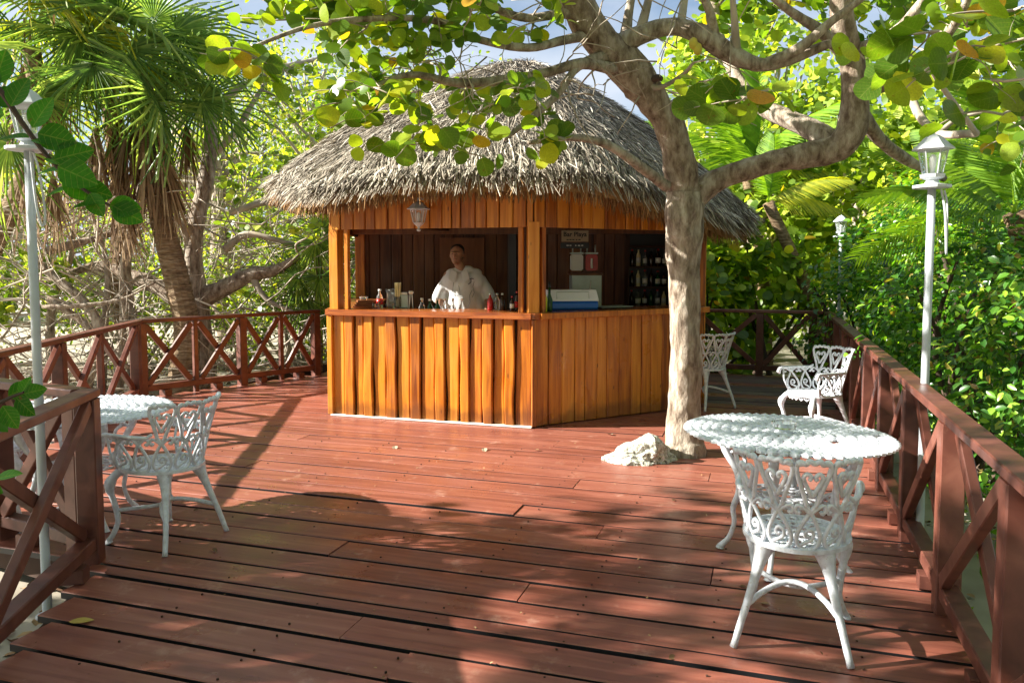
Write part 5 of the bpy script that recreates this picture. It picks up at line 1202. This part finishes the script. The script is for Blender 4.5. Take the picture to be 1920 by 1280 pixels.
for k, (px, mt) in enumerate(zip((791,806,820,834,849,866), ('clear','greenglass','greenglass','clear','clear','clear'))):
    zb = .996; bottle(names[k], shelfpt(px, 8.42-.03*k*.5, SZ+.0), .235-.008*(k in (1,)), .035, M[mt], M['bulb'], grp='small bottles behind the counter')
for k, (px, mt, lab) in enumerate(((919,'redliq','pourer bottle with red liquid, leftmost of three right of the bartender'),(932,'clear','clear pourer bottle, middle of three right of the bartender'),(942,'brownglass','dark pourer bottle, rightmost of three right of the bartender'))):
    t = bottle(lab, shelfpt(px, 8.05, CZ+.002), .175, .030, M[mt], M['steel'], grp='pourer bottles')
for k, (px, h, lab) in enumerate(((960,.15,'small sauce bottle with white label near the middle post'),(969,.20,'taller sauce bottle with red label against the middle post'))):
    bottle(lab, shelfpt(px, 7.95, CZ+.002), h, .022, M['brownglass'], M['red'], lab=M['paper'] if k == 0 else M['red'], grp='sauce bottles')
bottle('bottle with white and red neck among the glasses at the left of the counter', shelfpt(712, 8.48, CZ+.002), .20, .035, M['clear'], M['paper'], lab=M['red'])
# jar with straws
q = shelfpt(746, 8.45, CZ+.002); t = thing('straw_holder', 'holder of pale yellow drinking straws standing on the counter', 'straw holder', q)
ob('cup', MB().lathe((0,0,0), [(.035,0),(.04,.01),(.042,.12),(.038,.12),(.034,.01)], 12), M['clear'], t, True, True)
random.seed(4)
for k in range(9):
    x = (k % 3-1)*.018; y = (k//3-1)*.018; ob('straw', MB().tube([(x*.7,y*.7,.012),(x*1.5+random.gauss(0,.004),y*1.5,.27)], .007, 6), M['sugar'], t, True, True)
q = shelfpt(733, 8.45, CZ+.002); t = thing('glass_jar', 'tall clear glass jar left of the straws', 'jar', q); ob('glass', MB().lathe((0,0,0), [(.045,0),(.05,.02),(.045,.14),(.055,.20),(.05,.2),(.04,.14),(.042,.02)], 14), M['clear'], t, True, True)
q = shelfpt(757, 8.47, CZ+.002); t = thing('napkin_holder', 'grey metal napkin holder right of the straws', 'napkin holder', q); ob('case', MB().bev((-.045,0,.07),(.045,0,.07), .06, .14), M['steel'], t, False, True); ob('napkins', MB().box((0,0,.145), (.035,.02,.02)), M['paper'], t, False, True)
for k, (px, lab) in enumerate(((767,'white spoon shaped stirrer stand right of the napkin holder'),(774,'thin white stirrer leaning at the right of the napkin holder'))):
    q = shelfpt(px, 8.4, CZ+.002); t = thing('stirrer', lab, 'stirrer', q, 'white stirrers'); ob('stick', MB().tube([(0,0,0),(.012-.02*k,0,.15)], .006, 6), M['paper'], t, True, True); ob('knob', MB().lathe((.012-.02*k,0,.15), [(.006,0),(.016,.012),(.016,.028),(.004,.036)], 8), M['paper'], t, True, True)
for k in range(4):
    q = shelfpt(683+2*k, 8.52, CZ+.003+k*.021); t = thing('wooden_coaster', ['lowest of the four stacked wooden coasters at the left of the counter','second from the bottom in the stack of wooden coasters','third from the bottom in the stack of wooden coasters','topmost of the stacked wooden coasters at the left of the counter'][k], 'coaster', q, 'stacked wooden coasters', .1*k)
    ob('block', MB().bev((-.11,0,.01),(.11,0,.01), .12, .018, c=.003), M['doorwood'], t, False, True)
q = shelfpt(682, 8.52, CZ+.09); t = thing('glass_ashtray', 'clear glass ashtray on top of the stacked wooden coasters', 'ashtray', q); ob('bowl', MB().lathe((0,0,0), [(.04,0),(.05,.03),(.042,.03),(.032,.008)], 12), M['clear'], t, True, True)
for k, (px, sz) in enumerate(((704,.02),(700,.016),(710,.018))):
    q = shelfpt(px, 8.40, CZ+.002); t = thing('shot_glass', ['small upturned glass left of the red necked bottle','smallest glass at the left of the counter edge','small glass before the red necked bottle'][k], 'glass', q, 'small glasses'); ob('glass', MB().lathe((0,0,0), [(sz*.8,0),(sz,.05+.01*k),(sz*.85,.05+.01*k),(sz*.65,.006)], 10), M['clear'], t, True, True)
# cooler
a, b_, d, n = face(1); q = D(1068, 572, 8.22); t = thing('cooler', 'blue and white picnic cooler standing on the right counter', 'cooler', (q.x, q.y, CZ+.002), None, math.atan2(d.y, d.x)-.35)
ob('tub', MB().bev((-.27,0,.045),(.27,0,.045), .26, .088, c=.02), M['bluep'], t, False, True)
lid = MB(); 
ring0 = [(-.275,-.135),(.275,-.135),(.275,.135),(-.275,.135)]
lid.add([(x,y,.091) for x,y in ring0]+[(x*.985,y,.118) for x,y in ring0]+[(x*.93,y*.72,.205) for x,y in ring0], [(3,2,1,0),(0,1,5,4),(1,2,6,5),(2,3,7,6),(3,0,4,7),(4,5,9,8),(5,6,10,9),(6,7,11,10),(7,4,8,11),(8,9,10,11)])
ob('lid', lid, M['whitep'], t, False, True)
hd = MB(); hd.tube([(-.17,-.138,.115),(-.17,-.118,.185),(.17,-.118,.185),(.17,-.138,.115)], .004, 5); ob('handle', hd, M['steel'], t, False, True)
q = D(1021, 572, 7.86); t = thing('yellow_bottle', 'bright yellow squeeze bottle by the middle post', 'bottle', (q.x, q.y, CZ+.002)); ob('body', MB().lathe((0,0,0), [(.022,0),(.027,.01),(.027,.13),(.02,.15),(.006,.19)], 12), M['yellowp'], t, True, True)
q = D(1030, 572, 7.92); t = thing('green_bottle', 'dark green long necked bottle left of the cooler', 'bottle', (q.x, q.y, CZ+.002)); ob('body', MB().lathe((0,0,0), [(.03,0),(.034,.01),(.034,.11),(.014,.17),(.012,.24)], 12), M['greenglass'], t, True, True); ob('pourer', MB().lathe((0,0,0), [(.013,.24),(.016,.245),(.012,.26),(.005,.30)], 8), M['black'], t, True, True)
q = D(1148, 568, 8.45); t = thing('tray', 'flat dark tray lying on the counter right of the cooler', 'tray', (q.x, q.y, CZ+.002), None, .5); ob('plate', MB().bev((-.2,0,.008),(.2,0,.008), .2, .012), M['black'], t, False, True); ob('rim', MB().tube([(-.2,-.1,.016),(.2,-.1,.016),(.2,.1,.016),(-.2,.1,.016),(-.2,-.1,.016)], .006, 5), M['steel'], t, False, True)
# fridge cabinet, juice dispensers
def at(px, py, Y): return D(px, py, Y)
q = D(1097, 510, 9.9); t = thing('steel_cabinet', 'pale steel drinks cabinet against the back wall of the bar', 'cabinet', (q.x, 9.9, .03))
hz_ = D(1097, 512, 9.9).z
ob('case', MB().bev((0,-.24,(hz_-.03)/2),(0,.24,(hz_-.03)/2), .36, hz_-.05, c=.012), M['steel'], t, False, True); ob('top', MB().bev((0,-.26,hz_-.04),(0,.26,hz_-.04), .40, .03), M['doorwood'], t, False, True)
ob('handle', MB().tube([(.05,-.26,hz_-.12),(.03,-.26,hz_-.28)], .008, 6), M['paper'], t, True, True)
for k, (px, mt, lab) in enumerate(((1081,'clear','pale juice dispenser tank on the steel cabinet'),(1108,'red','red juice dispenser tank with white lettering strip on the steel cabinet'))):
    q = D(px, 500, 9.85); t = thing('juice_dispenser', lab, 'dispenser', (q.x, 9.85, hz_+.012), 'juice dispensers')
    ob('tank', MB().bev((0,-.08,.12),(0,.08,.12), .15, .20, c=.02), M['paper'] if k == 0 else M['red'], t, False, True)
    ob('lid', MB().bev((0,-.09,.235),(0,.09,.235), .16, .02), M['steel'], t, False, True)
    for s in (-.05, .05): ob('rod', MB().tube([(s,-.02,.24),(s,-.02,.34)], .01, 6), M['steel'], t, True, True)
    if k: ob('tap', MB().bev((0,-.10,.05),(0,-.10,.17), .025, .02, up=(0,1,0)), M['paper'], t, False, True)
# sign
wall_i = 3; q = D(1078, 445, 9.75); t = thing('bar_sign', 'small wooden sign lettered Bar Playa hanging inside the bar', 'sign', (q.x, 9.75, q.z))
ob('board', MB().box((0,0,.015), (.165,.008,.068)), M['cream'], t, False, True); ob('strip', MB().box((0,0,-.10), (.175,.008,.035)), M['black'], t, False, True)
def text(s, size, mat, loc, par, name='lettering', rot=(PI/2,0,0), bold=.0):
    c = bpy.data.curves.new(name, 'FONT'); c.body = s; c.size = size; c.align_x = 'CENTER'; c.align_y = 'CENTER'; c.extrude = .001; c.offset = bold; c.resolution_u = 2
    o = bpy.data.objects.new('tmp', c); COL.objects.link(o); dg = bpy.context.evaluated_depsgraph_get(); me = bpy.data.meshes.new_from_object(o.evaluated_get(dg)); bpy.data.objects.remove(o)
    me.materials.clear(); me.materials.append(mat); o = bpy.data.objects.new(name, me); COL.objects.link(o); o.parent = par; o.location = loc; o.rotation_euler = rot; return o
text('Bar Playa', .078, M['black'], (0,-.011,.035), t, bold=.002)
# the two smaller lines are unreadable in the photograph: plain strokes of their size
for nm, z, mt, segs in (('small_line', -.03, 'black', ((-.09,.03),(-.055,.03),(-.02,.03),(.02,.02),(.055,.03))), ('strip_line', -.10, 'paper', ((-.09,.03),(-.055,.025),(.01,.015),(.05,.03),(.09,.025)))):
    lm = MB()
    for x, w in segs: lm.box((x, -.0095, z), (w*.45, .001, .006))
    ob(nm, lm, M[mt], t, False, True)
ob('hanger', MB().tube([(-.12,0,.08),(0,.0,.16),(.12,0,.08)], .003, 4), M['black'], t, False, True)
# shelves with bottles
sh_ = thing('bottle_shelf', 'dark shelf unit of liquor bottles inside the bar, left of the tree trunk', 'shelf', (2.0, 10.0, .03)); X0, X1 = 1.50, 2.16; YS = 10.15
ob('back_panel', MB().box((1.83,YS+.16,1.2), (.36,.01,.85)), M['black'], sh_)
for z in (1.05, 1.30, 1.56, 1.82): ob('shelf_board', MB().box((1.83,YS,z-.012), (.35,.14,.012)), M['darkback'], sh_)
for x in (1.475, 2.185): ob('side_panel', MB().box((x,YS,1.2), (.012,.15,.85)), M['darkback'], sh_)
random.seed(8); cols = ['clear','brownglass','greenglass','sugar','paper']
desc = ['clear','dark','green','straw coloured','white']; rows = ['bottom','middle','upper']
for ri, z in enumerate((1.05, 1.30, 1.56)):
    for k in range(8):
        ci = random.choice((0,1,1,2,3,4)) if True else 0
        h = random.uniform(.19,.235); bottle('%s liquor bottle, %s from the left on the %s shelf' % (desc[ci], ['first','second','third','fourth','fifth','sixth','seventh','eighth'][k], rows[ri]), (1.53+k*.083, YS-.05+random.uniform(-.02,.02), z+.001), h, random.uniform(.026,.034), M[cols[ci]], M['black'] if k % 2 else M['red'], grp='liquor bottles on the dark shelf', lab=M['paper'] if k % 3 else None, name='liquor_bottle')

# ------------------------------------------------------------------ bartender
def blobmesh(caps, name, mat, parent, vox=.011, smooth=4, ell=()):
    """union of tapered capsules and ellipsoids, remeshed to one surface"""
    bm = bmesh.new()
    for (a, b2, r0, r1) in caps:
        a, b2 = Vector(a), Vector(b2); d = b2-a; L = d.length; q = d.to_track_quat('Z', 'Y').to_matrix().to_4x4()
        rs = bmesh.ops.create_cone(bm, cap_ends=True, segments=16, radius1=r0, radius2=r1, depth=L, matrix=Matrix.Translation((a+b2)/2) @ q)
        for p, r in ((a, r0), (b2, r1)): bmesh.ops.create_uvsphere(bm, u_segments=16, v_segments=10, radius=r, matrix=Matrix.Translation(p))
    for (c, rad, rotz) in ell: bmesh.ops.create_uvsphere(bm, u_segments=20, v_segments=14, radius=1, matrix=Matrix.Translation(c) @ Euler((0,0,rotz)).to_matrix().to_4x4() @ Matrix.Diagonal((*rad, 1)))
    me = bpy.data.meshes.new(name); bm.to_mesh(me); bm.free(); o = bpy.data.objects.new('tmp', me); COL.objects.link(o)
    m1 = o.modifiers.new('r', 'REMESH'); m1.mode = 'VOXEL'; m1.voxel_size = vox; m1.use_smooth_shade = True
    if smooth: m2 = o.modifiers.new('s', 'SMOOTH'); m2.iterations = smooth; m2.factor = .5
    dg = bpy.context.evaluated_depsgraph_get(); me2 = bpy.data.meshes.new_from_object(o.evaluated_get(dg)); bpy.data.objects.remove(o)
    me2.materials.clear(); me2.materials.append(mat); me2.name = name
    return ob(name, me2, mat, parent, True, True)
sx_ = D(870, 520, 8.78).x
man = thing('person', 'man in a white short sleeved open collar shirt standing behind the bar', 'person', (sx_, 8.78, .03), None, 0)
# local coords: +x to the picture right, -y towards the camera, head turned slightly to the picture left
hx = -.075
body = [((0,.0,.95),(0,0,1.30),.135,.15), ((-.08,0,1.36),(.08,0,1.36),.125,.125), ((0,0,1.42),(hx*.7,-.02,1.56),.065,.055)]
for m in (-1, 1):
    body += [((m*.17,0,1.43),(m*.27,-.0,1.18),.058,.046), ((m*.27,0,1.18),(m*.265,-.22,1.035),.045,.030), ((m*.265,-.22,1.035),(m*.26,-.29,1.005),.03,.028)]
    body += [((m*.09,0,.92),(m*.10,.0,.50),.095,.06), ((m*.10,0,.50),(m*.10,.02,.08),.058,.042), ((m*.10,.02,.05),(m*.11,-.13,.035),.04,.032)]
    for f in range(4): x0 = m*(.235+f*.017); body.append(((x0,-.30,1.003),(x0+m*.006,-.375+abs(f-1.5)*.008,.990),.0095,.008))
    body.append(((m*.235,-.27,1.005),(m*.20,-.315,.995),.011,.009))
hc = Vector((hx, -.03, 1.665))
ell = [(hc+Vector((0,.012,.02)), (.074,.092,.088), .25), (hc+Vector((-.008,-.025,-.04)), (.056,.062,.072), .25), (hc+Vector((-.022,-.086,-.018)), (.014,.020,.022), 0), (hc+Vector((-.016,-.070,-.088)), (.026,.024,.02), 0),
       (hc+Vector((-.016,-.082,-.052)), (.024,.012,.007), 0), (hc+Vector((.078,.01,-.01)), (.010,.018,.028), 0), (hc+Vector((-.072,.0,-.01)), (.010,.018,.028), 0), (hc+Vector((-.018,-.072,.022)), (.045,.02,.010), 0)]
blobmesh(body, 'body', M['skin'], man, .0095, 3, ell)
for s_ in (-.038, .012): 
    o = ob('eye', MB().lathe((0,0,0), [(.002,-.004),(.007,-.002),(.007,.002),(.002,.004)], 8), M['black'], man, True, True); o.location = hc+Vector((s_-.008,-.082,.006))
ob('brow', MB().tube([hc+Vector((-.06,-.078,.024)), hc+Vector((-.035,-.091,.030)), hc+Vector((-.015,-.092,.024)), hc+Vector((.01,-.09,.030)), hc+Vector((.035,-.078,.024))], .0018, 5), M['hair'], man, True, True)
ob('mouth', MB().tube([hc+Vector((-.036,-.088,-.053)), hc+Vector((-.016,-.095,-.050)), hc+Vector((.006,-.090,-.053))], .003, 5), flat('lip', (.16,.05,.04), .5), man, True, True)
blobmesh([], 'hair', M['hair'], man, .009, 2, [(hc+Vector((.004,.032,.052)), (.080,.088,.066), .25), (hc+Vector((.004,.05,.01)), (.079,.070,.075), .25)])
sh = [((0,.0,.93),(0,0,1.30),.165,.172), ((-.11,.0,1.36),(.11,.0,1.36),.135,.135), ((-.13,0,1.43),(.13,0,1.43),.085,.085), ((-.05,0,1.475),(.05,0,1.475),.07,.07)]
for m in (-1, 1): sh += [((m*.15,0,1.425),(m*.265,0,1.25),.070,.068), ((m*.265,0,1.25),(m*.285,-.01,1.19),.068,.072), ((m*.10,.02,1.20),(m*.17,.0,1.0),.10,.10)]
blobmesh(sh, 'shirt', M['shirt'], man, .012, 5)
# collar flaps, neckline, pocket and dark printed strokes on the shirt front
for m in (-1, 1):
    c = MB(); c.add([(hx*.6+m*.02,-.105,1.47),(hx*.6+m*.085,-.085,1.505),(hx*.6+m*.115,-.135,1.40),(hx*.6+m*.05,-.155,1.36)], [(0,1,2,3),(3,2,1,0)])
    v2 = [Vector(v_) for v_ in c.v]; c2 = MB(); c2.add(v2+[v_+Vector((0,-.012,-.002)) for v_ in v2], [(3,2,1,0),(4,5,6,7),(0,1,5,4),(1,2,6,5),(2,3,7,6),(3,0,4,7)]); ob('collar', c2, M['shirt'], man, False, True)
def frontY(x, z): return -math.sqrt(max(.002, .178**2-min(.17, abs(x))**2))-.006 if z < 1.33 else -math.sqrt(max(.002, .15**2-(max(0, abs(x)-.11))**2))-.004
def stroke(pts, r=.003): ob('printed_line', MB().tube([(x, frontY(x, z), z) for x, z in pts], r, 4), M['shirtline'], man, False, True)
stroke([(-.10,1.38),(-.11,1.32),(-.115,1.26),(-.115,1.22),(-.03,1.225),(-.04,1.29),(-.05,1.33)], .0022); stroke([(.07,1.40),(.09,1.405),(.115,1.40)], .004); stroke([(.085,1.40),(.085,1.365),(.07,1.35),(.055,1.34)], .004); stroke([(.12,1.37),(.105,1.31),(.12,1.25),(.10,1.2)], .0022); stroke([(.10,1.28),(.07,1.22),(.075,1.15),(.05,1.08)], .0022)
bpy.context.view_layer.update()
